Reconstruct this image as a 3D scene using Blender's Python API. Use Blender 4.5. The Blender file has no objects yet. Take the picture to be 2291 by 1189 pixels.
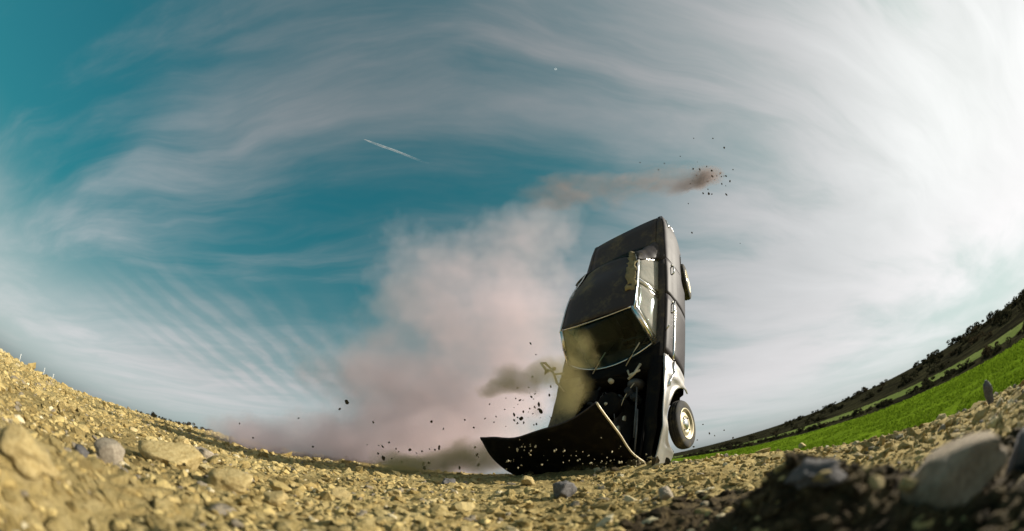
import bpy, bmesh, math, random
import numpy as np
from mathutils import Matrix, Vector, noise as mnoise

random.seed(7)
rng = np.random.default_rng(11)
scene = bpy.context.scene
col = scene.collection
rad = math.radians

# ------------------------------------------------------------------ camera
W, H = 2291.0, 1189.0            # photograph size, used to turn pixels into directions
FPX = 822.0                      # fisheye: pixels per radian
PITCH, ROLL = 466.0 / 822.0, -0.06
CAM = np.array([0.0, 0.0, 0.3])
scene.render.engine = 'CYCLES'
cd = bpy.data.cameras.new('camera')
cd.type = 'PANO'
cd.panorama_type = 'FISHEYE_LENS_POLYNOMIAL'
cd.sensor_width = 36.0
cd.sensor_height = 36.0 * H / W
cd.sensor_fit = 'HORIZONTAL'
cd.fisheye_fov = rad(220)
cd.fisheye_polynomial_k0 = 0.0
cd.fisheye_polynomial_k1 = -1.0 / (FPX / W * 36.0)
cd.fisheye_polynomial_k2 = cd.fisheye_polynomial_k3 = cd.fisheye_polynomial_k4 = 0.0
cd.clip_start = 0.01
cd.clip_end = 200000.0
cd.lens = 10.0
cd.dof.use_dof = True
cd.dof.focus_distance = 4.6
cd.dof.aperture_fstop = 1.0
cam = bpy.data.objects.new('camera', cd)
col.objects.link(cam)
cam.matrix_world = (Matrix.Translation(CAM) @ Matrix.Rotation(PITCH, 4, 'X')
                    @ Matrix.Rotation(math.pi / 2, 4, 'X') @ Matrix.Rotation(ROLL, 4, 'Z'))
scene.camera = cam

# ------------------------------------------------------------------ sky and sun
SUN_AZ, SUN_EL = rad(88.0), rad(22.0)          # azimuth measured from +Y towards +X
SUN = np.array([math.cos(SUN_EL) * math.sin(SUN_AZ), math.cos(SUN_EL) * math.cos(SUN_AZ), math.sin(SUN_EL)])


class Nodes:
    """Tiny helper for writing node trees."""
    def __init__(self, tree):
        self.t = tree
        self.t.nodes.clear()

    def n(self, kind, _in=None, **props):
        node = self.t.nodes.new(kind)
        for k, v in props.items():
            setattr(node, k, v)
        for k, v in (_in or {}).items():
            self.set(node, k, v)
        return node

    def set(self, node, key, v):
        sock = node.inputs[key]
        if isinstance(v, bpy.types.NodeSocket):
            self.t.links.new(v, sock)
        elif isinstance(v, bpy.types.Node):
            self.t.links.new(v.outputs[0], sock)
        else:
            sock.default_value = v

    def math(self, op, a, b=0.0, c=None, clamp=False):
        m = self.n('ShaderNodeMath', operation=op, use_clamp=clamp)
        self.set(m, 0, a)
        self.set(m, 1, b)
        if c is not None:
            self.set(m, 2, c)
        return m.outputs[0]

    def vmath(self, op, a, b=None, out=0, scale=None):
        m = self.n('ShaderNodeVectorMath', operation=op)
        self.set(m, 0, a)
        if b is not None:
            self.set(m, 1, b)
        if scale is not None:
            self.set(m, 'Scale', scale)
        return m.outputs[out]

    def mix(self, f, a, b, mode='MIX'):
        m = self.n('ShaderNodeMix', data_type='RGBA', blend_type=mode)
        self.set(m, 0, f)
        self.set(m, 6, a)
        self.set(m, 7, b)
        return m.outputs[2]

    def noise(self, vec, scale, detail=4.0, rough=0.55, dist=0.0, lac=2.0):
        m = self.n('ShaderNodeTexNoise', {'Scale': scale, 'Detail': detail, 'Roughness': rough,
                                          'Distortion': dist, 'Lacunarity': lac})
        if vec is not None:
            self.set(m, 'Vector', vec)
        return m.outputs[0]

    def rng(self, v, a, b, c=0.0, d=1.0, smooth=True):
        m = self.n('ShaderNodeMapRange', {'Value': v, 'From Min': a, 'From Max': b, 'To Min': c, 'To Max': d},
                   interpolation_type='SMOOTHSTEP' if smooth else 'LINEAR', clamp=True)
        return m.outputs[0]


CLOUD_MAX = 0.80
SKY_GAIN, SKY_POW, SKY_CAP = 1.66, 0.68, 4.1
world = bpy.data.worlds.new('World')
scene.world = world
world.use_nodes = True
N = Nodes(world.node_tree)
tc = N.n('ShaderNodeTexCoord')
dirv = tc.outputs['Generated']
sky = N.n('ShaderNodeTexSky', sky_type='NISHITA', sun_disc=False, sun_elevation=SUN_EL, sun_rotation=SUN_AZ,
          altitude=300.0, air_density=1.0, dust_density=2.5, ozone_density=3.0)
lum0 = N.n('ShaderNodeRGBToBW', {'Color': sky.outputs[0]}).outputs[0]
sep = N.n('ShaderNodeSeparateXYZ', {'Vector': dirv})
dz = sep.outputs[2]
# thin high haze softens the glare round the sun and pales the sky towards the horizon
glare = N.math('MULTIPLY', N.math('POWER', N.math('MAXIMUM', lum0, 0.05), SKY_POW), SKY_GAIN)
glare = N.math('MULTIPLY', N.math('SUBTRACT', 1.0, N.math('EXPONENT', N.math('MULTIPLY', glare, -1.0 / SKY_CAP))), SKY_CAP)
shoulder = N.math('DIVIDE', glare, N.math('MAXIMUM', lum0, 0.05))
soft = N.vmath('SCALE', sky.outputs[0], scale=shoulder)
lum = N.n('ShaderNodeRGBToBW', {'Color': soft}).outputs[0]
teal = N.mix(1.0, soft, (0.05, 0.65, 0.455, 1.0), 'MULTIPLY')
pale = N.vmath('MULTIPLY', N.n('ShaderNodeCombineXYZ', {'X': lum, 'Y': lum, 'Z': lum}).outputs[0], (1.50, 1.56, 1.62))
clear = N.mix(N.rng(dz, 0.40, 0.0, 0.04, 0.72), teal, pale)
# the cloud sheet: where the line of sight meets a layer high above a round earth
den = N.math('ADD', N.math('MAXIMUM', dz, 0.0), 0.12)
cp = N.n('ShaderNodeCombineXYZ', {'X': N.math('DIVIDE', sep.outputs[0], den),
                                  'Y': N.math('DIVIDE', sep.outputs[1], den)}).outputs[0]
rot = N.n('ShaderNodeMapping', {'Vector': cp, 'Rotation': (0, 0, rad(-9))}).outputs[0]
warp = N.n('ShaderNodeTexNoise', {'Vector': rot, 'Scale': 0.7, 'Detail': 3.0})
wv = N.vmath('SCALE', N.vmath('SUBTRACT', warp.outputs[1], (0.5, 0.5, 0.5)), scale=0.5)
rotw = N.vmath('ADD', rot, wv)
st1 = N.n('ShaderNodeMapping', {'Vector': rotw, 'Scale': (0.36, 1.35, 1.0), 'Location': (3.1, 0.65, 0)}).outputs[0]
cirrus = N.noise(st1, 0.9, 7.0, 0.55, 0.3)
st2 = N.n('ShaderNodeMapping', {'Vector': rotw, 'Scale': (0.30, 0.50, 1.0), 'Location': (1.3, 4.2, 0)}).outputs[0]
veil = N.noise(st2, 0.75, 3.0, 0.5, 0.1)
st3 = N.n('ShaderNodeMapping', {'Vector': rotw, 'Scale': (0.60, 3.4, 1.0), 'Location': (0.0, 2.2, 0)}).outputs[0]
fibre = N.noise(st3, 1.1, 7.0, 0.58, 0.6)
cov = N.math('ADD', N.math('MULTIPLY', cirrus, 0.55), N.math('MULTIPLY', veil, 0.55))
fib = N.math('MULTIPLY', N.math('SUBTRACT', fibre, 0.5), N.rng(dz, 0.08, 0.5, 0.10, 1.0))   # fibres blur together low down
cov = N.math('ADD', cov, N.math('MULTIPLY', fib, 0.31))
bank = N.rng(N.math('ADD', N.n('ShaderNodeSeparateXYZ', {'Vector': cp}).outputs[0], N.math('MULTIPLY', veil, 1.5)), -1.5, 3.0, -0.065, 0.11)
cov = N.math('ADD', cov, bank)      # the cloud thickens towards the sunny side
cov = N.rng(cov, 0.42, 0.72)
# rippled bank of cloudlets low on the left
rip_pos = N.n('ShaderNodeMapping', {'Vector': N.vmath('ADD', cp, N.vmath('SCALE', wv, scale=0.5)), 'Rotation': (0, 0, rad(-4))}).outputs[0]
wave = N.n('ShaderNodeTexWave', {'Vector': rip_pos, 'Scale': 1.45, 'Distortion': 4.0, 'Detail': 3.0, 'Detail Scale': 1.0,
                                 'Detail Roughness': 0.6}, wave_type='BANDS').outputs[1]
rip_c = N.n('ShaderNodeMapping', {'Vector': N.vmath('SUBTRACT', cp, (-1.75, 2.10, 0.0)), 'Rotation': (0, 0, rad(-40)), 'Scale': (1, 1, 0)}).outputs[0]
rip_m = N.rng(N.vmath('LENGTH', N.vmath('MULTIPLY', rip_c, (0.66, 0.85, 0)), out=1), 1.15, 0.15)
rip_m = N.math('MULTIPLY', rip_m, N.rng(veil, 0.3, 0.6, 0.5, 1.0))
low_m = N.rng(N.vmath('LENGTH', N.vmath('MULTIPLY', N.vmath('SUBTRACT', cp, (-3.6, 2.6, 0.0)), (0.30, 0.55, 0)), out=1), 1.3, 0.2)
cov = N.math('MAXIMUM', cov, N.math('MULTIPLY', low_m, N.rng(fibre, 0.25, 0.75, 0.45, 0.95)))
cov = N.mix(N.math('MULTIPLY', rip_m, 0.75), cov, N.math('MULTIPLY', N.rng(wave, 0.05, 0.95, 0.40, 1.0), N.rng(N.noise(cp, 2.6, 4.0, 0.6, 0.4), 0.30, 0.65, 0.35, 1.0)))
cov = N.math('MULTIPLY', cov, N.rng(dz, 0.0, 0.14, 0.40, 1.0))
cov = N.math('MULTIPLY', cov, CLOUD_MAX)
grey = N.vmath('MULTIPLY', N.n('ShaderNodeCombineXYZ', {'X': lum, 'Y': lum, 'Z': lum}).outputs[0], (1.84, 1.74, 1.77))
grey = N.vmath('SCALE', grey, scale=N.rng(N.math('ADD', N.math('MULTIPLY', N.math('ADD', fib, 0.5), 0.6), N.math('MULTIPLY', cirrus, 0.4)), 0.30, 0.70, 0.82, 1.14, False))   # thicker and thinner cloud
full = N.mix(cov, clear, grey)
bg = N.n('ShaderNodeBackground', {'Color': full, 'Strength': 0.10})
N.n('ShaderNodeOutputWorld', {'Surface': bg})

sd = bpy.data.lights.new('sun', 'SUN')
sd.energy = 5.0
sd.angle = rad(0.5)
sd.color = (1.0, 0.93, 0.80)
sun = bpy.data.objects.new('sun', sd)
col.objects.link(sun)
sun.rotation_euler = Vector(SUN).to_track_quat('Z', 'Y').to_euler()

vs = scene.view_settings
vs.view_transform = 'Standard'
vs.look = 'None'
vs.gamma = 1.0
vs.exposure = 0.6
vs.use_curve_mapping = False
scene.cycles.volume_step_rate = 1.5
scene.cycles.volume_max_steps = 256
scene.cycles.volume_bounces = 1
scene.cycles.transparent_max_bounces = 16
scene.cycles.max_bounces = 6


# ------------------------------------------------------------------ helpers
def ray(x, y):
    """Direction through a pixel of the photograph."""
    dx, dy = x - W / 2, H / 2 - y
    al, ph = math.hypot(dx, dy) / FPX, math.atan2(dy, dx) + ROLL
    r, u, w = math.sin(al) * math.cos(ph), math.sin(al) * math.sin(ph), math.cos(al)
    return np.array([r, w * math.cos(PITCH) - u * math.sin(PITCH), w * math.sin(PITCH) + u * math.cos(PITCH)])


def at(x, y, d):
    return CAM + ray(x, y) * d


def tag(o, label=None, cat=None, group=None, kind=None):
    for k, v in (('label', label), ('category', cat), ('group', group), ('kind', kind)):
        if v:
            o[k] = v
    return o


def link(name, me, mat=None, parent=None):
    o = bpy.data.objects.new(name, me)
    col.objects.link(o)
    if mat is not None and me is not None and not me.materials:
        me.materials.append(mat)
    if parent is not None:
        o.parent = parent
    return o


def np_mesh(name, v, f, smooth=False):
    """Mesh from numpy arrays; all faces have the same number of corners."""
    v = np.asarray(v, dtype=np.float32)
    f = np.asarray(f, dtype=np.int32)
    k = f.shape[1]
    me = bpy.data.meshes.new(name)
    me.vertices.add(len(v))
    me.vertices.foreach_set('co', v.ravel())
    me.loops.add(f.size)
    me.loops.foreach_set('vertex_index', f.ravel())
    me.polygons.add(len(f))
    me.polygons.foreach_set('loop_start', np.arange(0, f.size, k, dtype=np.int32))
    me.polygons.foreach_set('use_smooth', np.full(len(f), smooth))
    me.update(calc_edges=True)
    me.validate()
    return me


def empty(name, mat=None):
    o = bpy.data.objects.new(name, None)
    col.objects.link(o)
    if mat is not None:
        o.matrix_world = mat
    return o


def material(name, build):
    m = bpy.data.materials.new(name)
    m.use_nodes = True
    n = Nodes(m.node_tree)
    build(n)
    return m


def out(n, surf=None, vol=None, disp=None):
    o = n.n('ShaderNodeOutputMaterial')
    if surf is not None:
        n.set(o, 'Surface', surf)
    if vol is not None:
        n.set(o, 'Volume', vol)


def hash2(ix, iy, seed):
    h = (ix * 374761393 + iy * 668265263 + seed * 974711) & 0xFFFFFFFF
    h = ((h ^ (h >> 13)) * 1274126177) & 0xFFFFFFFF
    return ((h ^ (h >> 16)) & 0xFFFFFF) / float(0xFFFFFF)


def vnoise(x, y, seed=0):
    ix, iy = np.floor(x).astype(np.int64), np.floor(y).astype(np.int64)
    fx, fy = x - ix, y - iy
    fx, fy = fx * fx * (3 - 2 * fx), fy * fy * (3 - 2 * fy)
    a, b = hash2(ix, iy, seed), hash2(ix + 1, iy, seed)
    c, d = hash2(ix, iy + 1, seed), hash2(ix + 1, iy + 1, seed)
    return (a + (b - a) * fx) * (1 - fy) + (c + (d - c) * fx) * fy


def fbm(x, y, octs=4, seed=0):
    s, a, t = 0.0, 0.5, 0.0
    for k in range(octs):
        s = s + a * (vnoise(x * 2 ** k + 13.7 * k, y * 2 ** k - 7.1 * k, seed + k) - 0.5)
        t += a
        a *= 0.55
    return s / t


def sstep(a, b, x):
    t = np.clip((x - a) / (b - a), 0, 1)
    return t * t * (3 - 2 * t)

# ------------------------------------------------------------------ terrain
# brow of the gravel bank round the camera: azimuth, elevation seen from the camera, distance
BROW = np.array([
    (-180, -1.0, 20), (-120, -0.6, 22), (-95, -0.2, 24), (-79, -0.1, 25), (-68, 0.15, 25), (-58, 0.9, 25), (-46, 1.5, 22),
    (-35, 1.4, 15), (-25, 1.55, 9), (-15, 0.75, 6.2), (-1.5, -0.1, 5.0), (8, -0.8, 4.3), (18, -1.4, 3.75),
    (24, -1.5, 4.0), (30, -2.4, 4.4), (35, -3.3, 4.2), (43, -5.3, 3.4), (54, -7.4, 2.6), (64, -8.6, 2.2), (74, -9.2, 2.1),
    (90, -9.2, 2.1), (115, -6.0, 4.0), (140, -2.0, 12), (180, -1.0, 20)])
FIELD_Z = -2.0


def field_d(x, y):
    """Metres beyond the far edge of the crop field."""
    return x - (26.5 + 0.235 * y)


def terrain(x, y, detail=True):
    x, y = np.asarray(x, float), np.asarray(y, float)
    r = np.hypot(x, y) + 1e-6
    az = np.degrees(np.arctan2(x, y))
    e = np.interp(az, BROW[:, 0], BROW[:, 1])
    rc = np.interp(az, BROW[:, 0], BROW[:, 2])
    zc = CAM[2] + rc * np.tan(np.radians(e))
    zin = 0.1 + (zc - 0.1) * np.clip(r / rc, 0, 1) ** 1.1
    plateau = np.maximum(zc - 0.022 * (r - rc), -7.0)
    b = sstep(4, 16, az) * (1 - sstep(115, 140, az))
    d = field_d(x, y)
    hill = 2.25 * sstep(14, 120, d) + 0.5 * fbm(x / 45, y / 45, 2, 5) * sstep(10, 60, d) - 1.5 * sstep(160, 600, d)
    zf = FIELD_Z + hill + 0.012 * (d + 30) * (d < 0)* 0.0
    zo = b * zf + (1 - b) * plateau
    t = sstep(0.0, 1.0, (r - rc) / np.where(b > 0.02, 0.35 * rc + 1.0, 2.0))
    z = np.where(r < rc, zin, zc * (1 - t) + zo * t)
    near = 1 - sstep(30, 90, r)
    pad = 1 - b * sstep(0.0, 1.0, (r - rc) / 1.5)
    # mound of earth close to the lens on the right, and a hollow on the left
    def bump(a, dd, h, sa, sr):
        return h * np.exp(-((az - a) / sa) ** 2 - ((r - dd) / sr) ** 2)
    z = z + bump(39, 0.74, 0.125, 9, 0.16) + bump(52, 0.68, 0.075, 11, 0.14)
    z = z + bump(-72, 0.95, 0.07, 16, 0.20) - bump(-68, 0.62, 0.08, 14, 0.12) + bump(-50, 0.66, 0.05, 9, 0.10) + bump(-40, 1.5, 0.03, 20, 0.3)  # ridge right of the hollow is added to cast shade into it
    nx, ny = (x - 0.92), (y - 4.05)
    al_, ac_ = nx * -0.69 + ny * 0.72, nx * 0.72 + ny * 0.69
    z = z + 0.07 * np.exp(-(al_ / 0.75) ** 2 - ((ac_ + 0.28) / 0.16) ** 2) - 0.10 * np.exp(-(al_ / 0.7) ** 2 - ((ac_ - 0.05) / 0.2) ** 2)
    if detail:
        amp = sstep(0.2, 2.0, r) * 0.4 + 0.6
        z = z + pad * near * amp * (0.055 * fbm(x * 1.3, y * 1.3, 4, 1) + 0.040 * fbm(x * 9, y * 9, 4, 2) + 0.022 * fbm(x * 30, y * 30, 3, 3) + 0.010 * fbm(x * 80, y * 80, 2, 6) * (r < 3))
        z = z + (1 - pad) * 0.06 * fbm(x * 0.8, y * 0.8, 3, 4) * (r < 400)
    return z


def shade_r(az):
    """How far the soil painted dark as shade reaches from the camera."""
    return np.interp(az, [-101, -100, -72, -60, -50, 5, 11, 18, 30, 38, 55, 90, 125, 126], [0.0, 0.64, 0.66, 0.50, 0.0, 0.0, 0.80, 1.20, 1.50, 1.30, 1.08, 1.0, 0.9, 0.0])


def ground_z(x, y):
    return float(terrain(np.array([x]), np.array([y]))[0])


def ground_hit(px, py, rmax=60.0):
    """Where the line of sight through a pixel meets the ground."""
    d = ray(px, py)
    t = np.concatenate([np.arange(0.25, 8, 0.004), np.arange(8, rmax, 0.05)])
    p = CAM[None] + d[None] * t[:, None]
    z = terrain(p[:, 0], p[:, 1])
    k = np.argmax(p[:, 2] < z)
    if not (p[k, 2] < z[k]):
        k = np.argmin(p[:, 2] - z)
    return p[k].copy(), t[k]


# --- materials of the ground
def m_gravel(n):
    g = n.n('ShaderNodeNewGeometry').outputs['Position']
    a = n.noise(g, 2.2, 5, 0.6)
    b = n.noise(g, 28.0, 6, 0.7)
    c = n.noise(g, 0.5, 3, 0.5)
    base = n.mix(n.rng(a, 0.35, 0.65), (0.35, 0.258, 0.095, 1), (0.50, 0.385, 0.165, 1))
    base = n.mix(n.rng(b, 0.42, 0.70), base, (0.60, 0.48, 0.235, 1))
    base = n.mix(n.rng(b, 0.46, 0.30), base, (0.15, 0.115, 0.045, 1))
    base = n.mix(n.math('MULTIPLY', n.rng(c, 0.45, 0.62), 0.7), base, (0.25, 0.185, 0.075, 1))
    h = n.math('ADD', n.math('MULTIPLY', n.noise(g, 45.0, 8, 0.72), 0.7), n.math('MULTIPLY', n.noise(g, 160.0, 4, 0.6), 0.3))
    bm = n.n('ShaderNodeBump', {'Height': h, 'Strength': 1.0, 'Distance': 0.035})
    out(n, n.n('ShaderNodeBsdfPrincipled', {'Base Color': base, 'Roughness': 0.95, 'Specular IOR Level': 0.04, 'Normal': bm}))


def m_shaded_soil(n):  # soil with the foreground shade mixed into its colour
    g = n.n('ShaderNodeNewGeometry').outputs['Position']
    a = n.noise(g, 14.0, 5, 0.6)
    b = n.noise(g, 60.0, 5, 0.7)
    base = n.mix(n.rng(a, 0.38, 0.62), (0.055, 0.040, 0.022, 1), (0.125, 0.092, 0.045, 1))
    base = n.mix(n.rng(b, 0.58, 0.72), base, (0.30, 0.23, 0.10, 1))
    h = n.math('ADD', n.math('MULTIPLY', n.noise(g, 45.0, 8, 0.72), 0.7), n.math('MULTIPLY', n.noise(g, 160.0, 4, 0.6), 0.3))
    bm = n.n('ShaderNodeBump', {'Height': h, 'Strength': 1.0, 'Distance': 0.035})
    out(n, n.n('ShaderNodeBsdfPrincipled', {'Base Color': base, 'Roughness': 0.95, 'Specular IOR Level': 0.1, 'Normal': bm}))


def m_stone(n):
    oi = n.n('ShaderNodeObjectInfo').outputs['Random']
    g = n.n('ShaderNodeNewGeometry')
    rnd = g.outputs['Random Per Island']
    pos = g.outputs['Position']
    r2 = n.math('FRACT', n.math('MULTIPLY', n.math('ADD', rnd, oi), 7.31))
    base = n.mix(r2, (0.30, 0.215, 0.075, 1), (0.54, 0.42, 0.175, 1))
    base = n.mix(n.rng(n.math('FRACT', n.math('MULTIPLY', r2, 13.7)), 0.90, 0.97), base, (0.60, 0.52, 0.34, 1))
    base = n.mix(n.rng(n.math('FRACT', n.math('MULTIPLY', r2, 5.9)), 0.84, 0.92), base, (0.20, 0.17, 0.13, 1))
    sp = n.noise(pos, 60.0, 6, 0.65)
    base = n.mix(n.rng(sp, 0.4, 0.7, 0, 0.6), base, (0.26, 0.21, 0.11, 1))
    bm = n.n('ShaderNodeBump', {'Height': n.noise(pos, 70.0, 6, 0.7), 'Strength': 0.55, 'Distance': 0.012})
    out(n, n.n('ShaderNodeBsdfPrincipled', {'Base Color': base, 'Roughness': 0.9, 'Specular IOR Level': 0.2, 'Normal': bm}))


def m_rock(n, c1, c2):
    pos = n.n('ShaderNodeTexCoord').outputs['Object']
    a = n.noise(pos, 9.0, 6, 0.65)
    b = n.noise(pos, 55.0, 6, 0.7)
    base = n.mix(n.rng(a, 0.35, 0.65), c1, c2)
    base = n.mix(n.rng(b, 0.5, 0.75, 0, 0.5), base, (0.20, 0.17, 0.13, 1))
    bm = n.n('ShaderNodeBump', {'Height': n.math('ADD', n.noise(pos, 30.0, 8, 0.7), n.math('MULTIPLY', a, 0.8)),
                                'Strength': 0.6, 'Distance': 0.015})
    out(n, n.n('ShaderNodeBsdfPrincipled', {'Base Color': base, 'Roughness': 0.88, 'Specular IOR Level': 0.25, 'Normal': bm}))


def m_field(n, c1, c2, soil):
    g = n.n('ShaderNodeNewGeometry').outputs['Position']
    a = n.noise(g, 0.12, 4, 0.55)
    b = n.noise(g, 1.8, 6, 0.7)
    base = n.mix(n.rng(a, 0.35, 0.65), c1, c2)
    rows = n.n('ShaderNodeTexWave', {'Vector': n.n('ShaderNodeMapping', {'Vector': g, 'Rotation': (0, 0, rad(-77))}).outputs[0],
                                     'Scale': 0.9, 'Distortion': 1.2, 'Detail': 3.0}).outputs[1]
    base = n.mix(n.rng(n.math('ADD', b, n.math('MULTIPLY', rows, 0.10)), 0.56, 0.68, 0, 0.75), base, soil)
    bm = n.n('ShaderNodeBump', {'Height': n.noise(g, 6.0, 5, 0.7), 'Strength': 0.8, 'Distance': 0.15})
    out(n, n.n('ShaderNodeBsdfPrincipled', {'Base Color': base, 'Roughness': 0.9, 'Specular IOR Level': 0.0, 'Normal': bm}))


def m_scrub(n):
    g = n.n('ShaderNodeNewGeometry').outputs['Position']
    a = n.noise(g, 0.16, 6, 0.65)
    b = n.noise(g, 1.1, 5, 0.7)
    base = n.mix(n.rng(a, 0.40, 0.60), (0.016, 0.015, 0.010, 1), (0.040, 0.038, 0.020, 1))
    base = n.mix(n.rng(b, 0.52, 0.68), base, (0.014, 0.015, 0.008, 1))
    bm = n.n('ShaderNodeBump', {'Height': n.noise(g, 1.6, 6, 0.7), 'Strength': 1.0, 'Distance': 0.6})
    out(n, n.n('ShaderNodeBsdfPrincipled', {'Base Color': base, 'Roughness': 0.95, 'Specular IOR Level': 0.0, 'Normal': bm}))


M = {}
M['gravel'] = material('gravel', m_gravel)
M['shaded_soil'] = material('shade_dark_soil', m_shaded_soil)
M['crumb'] = material('shade_dark_crumb', m_shaded_soil)  # loose crumbs carry the same painted shade
M['stone'] = material('stone', m_stone)
M['rock_grey'] = material('grey_rock', lambda n: m_rock(n, (0.27, 0.225, 0.165, 1), (0.40, 0.34, 0.255, 1)))
M['rock_tan'] = material('tan_rock', lambda n: m_rock(n, (0.36, 0.265, 0.105, 1), (0.52, 0.41, 0.195, 1)))
M['boulder'] = material('brown_grey_boulder', lambda n: m_rock(n, (0.24, 0.185, 0.125, 1), (0.36, 0.29, 0.20, 1)))
M['rock_dark'] = material('dark_rock', lambda n: m_rock(n, (0.09, 0.085, 0.085, 1), (0.17, 0.16, 0.155, 1)))
M['field'] = material('crop_soil', lambda n: m_field(n, (0.10, 0.165, 0.010, 1), (0.14, 0.215, 0.014, 1), (0.06, 0.085, 0.012, 1)))
M['far_field'] = material('pale_grass', lambda n: m_field(n, (0.115, 0.155, 0.040, 1), (0.15, 0.185, 0.055, 1), (0.075, 0.10, 0.035, 1)))
M['scrub'] = material('scrub_soil', m_scrub)


def build_terrain():
    az_all = np.unique(np.round(np.concatenate([np.arange(-180, -100, 1.5), np.arange(-100, 105, 0.25), np.arange(105, 180, 1.5)]), 3))
    rr = np.concatenate([[0.06], np.geomspace(0.12, 9.0, 300), np.geomspace(9.15, 130, 110), np.geomspace(140, 6000, 34)])
    A, Rr = np.meshgrid(np.radians(az_all), rr)
    X, Y = Rr * np.sin(A), Rr * np.cos(A)
    Z = terrain(X, Y)
    nr, na = X.shape
    v = np.stack([X, Y, Z], -1).reshape(-1, 3)
    i, j = np.meshgrid(np.arange(nr - 1), np.arange(na), indexing='ij')
    j2 = (j + 1) % na
    f = np.stack([i * na + j, (i + 1) * na + j, (i + 1) * na + j2, i * na + j2], -1).reshape(-1, 4)
    f = f[:, ::-1]
    c = v[f].mean(1)
    r = np.hypot(c[:, 0], c[:, 1])
    az = np.degrees(np.arctan2(c[:, 0], c[:, 1]))
    rc = np.interp(az, BROW[:, 0], BROW[:, 2])
    low = (az > 9) & (az < 135) & (r > rc + 0.9)
    d = field_d(c[:, 0], c[:, 1]) + 3.0 * fbm(c[:, 0] / 12, c[:, 1] / 12, 3, 9)
    mound = (~low) & (r < shade_r(az) + 0.22 * fbm(az / 6, r * 4, 3, 31))  # ground whose shade is painted into the soil colour
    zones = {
        'shade_dark_ground': (mound, 'shaded_soil'),
        'gravel_ground': (~low & ~mound, 'gravel'),
        'crop_field': (low & (d < 0), 'field'),
        'hedge_bank': (low & (d >= 0) & (d < 7), 'scrub'),
        'far_field': (low & (d >= 7) & (d < 17), 'far_field'),
        'hillside': (low & (d >= 17), 'scrub')}
    for name, (mask, m) in zones.items():
        ff = f[mask]
        used, inv = np.unique(ff, return_inverse=True)
        me = np_mesh(name, v[used], inv.reshape(ff.shape), smooth=True)
        o = link(name, me, M[m])
        o['kind'] = 'structure'


build_terrain()

# --- stones: base shapes
def ico(sub):
    bm = bmesh.new()
    bmesh.ops.create_icosphere(bm, subdivisions=sub, radius=1.0)
    v = np.array([q.co[:] for q in bm.verts])
    f = np.array([[q.index for q in p.verts] for p in bm.faces])
    bm.free()
    return v, f


ICO1, ICO2, ICO3, ICO4 = ico(1), ico(2), ico(3), ico(4)


def rock_shape(base, seed, rough=0.35, facets=7, flat=(1, 1, 0.7)):
    """Angular stone: a ball cut by random planes, then roughened."""
    v, f = base
    r = np.random.default_rng(seed)
    v = v.copy()
    for _ in range(facets):
        nrm = r.normal(size=3)
        nrm /= np.linalg.norm(nrm)
        dd = r.uniform(0.45, 0.85)
        s = v @ nrm
        over = np.maximum(s - dd, 0)
        v -= over[:, None] * nrm * 0.92
    off = r.uniform(-50, 50, 3)
    for k in range(len(v)):
        v[k] *= 1 + rough * (mnoise.noise(Vector(v[k] * 1.6 + off)) * 0.6 + mnoise.noise(Vector(v[k] * 4.5 + off)) * 0.25)
    v *= np.array(flat)
    v /= np.abs(v).max()
    return v, f


def merge_scatter(name, shapes, P, S, mat, sink=0.25, kind='stuff', label=None, cat=None):
    """Many small stones joined into one mesh."""
    vs_, fs_, base = [], [], 0
    which = rng.integers(0, len(shapes), len(P))
    for k, (sv, sf) in enumerate(shapes):
        idx = np.where(which == k)[0]
        if not len(idx):
            continue
        m = len(idx)
        ang = rng.uniform(0, 2 * np.pi, m)
        ca, sa = np.cos(ang)[:, None], np.sin(ang)[:, None]
        sc = S[idx][:, None] * rng.uniform(0.7, 1.3, (m, 3))
        vx, vy, vz = sv[None, :, 0] * sc[:, :1], sv[None, :, 1] * sc[:, 1:2], sv[None, :, 2] * sc[:, 2:]
        x = vx * ca - vy * sa
        y = vx * sa + vy * ca
        tilt = rng.uniform(-0.5, 0.5, (m, 2))
        z = vz + x * tilt[:, :1] + y * tilt[:, 1:]
        v = np.stack([x, y, z + S[idx][:, None] * sink], -1) + P[idx][:, None, :]
        vs_.append(v.reshape(-1, 3))
        fs_.append((sf[None] + (np.arange(m) * len(sv))[:, None, None]).reshape(-1, 3) + base)
        base += m * len(sv)
    me = np_mesh(name, np.concatenate(vs_), np.concatenate(fs_), smooth=False)
    o = link(name, me, mat)
    tag(o, label, cat, kind=kind)
    return o


def polar_points(n, r0, r1, a0, a1, power=1.0):
    """Points whose density falls off with distance so that it looks even from the bank."""
    u = rng.uniform(0, 1, n)
    r = r0 * (r1 / r0) ** (u ** power)
    a = np.radians(rng.uniform(a0, a1, n))
    return r * np.sin(a), r * np.cos(a), r


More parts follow.
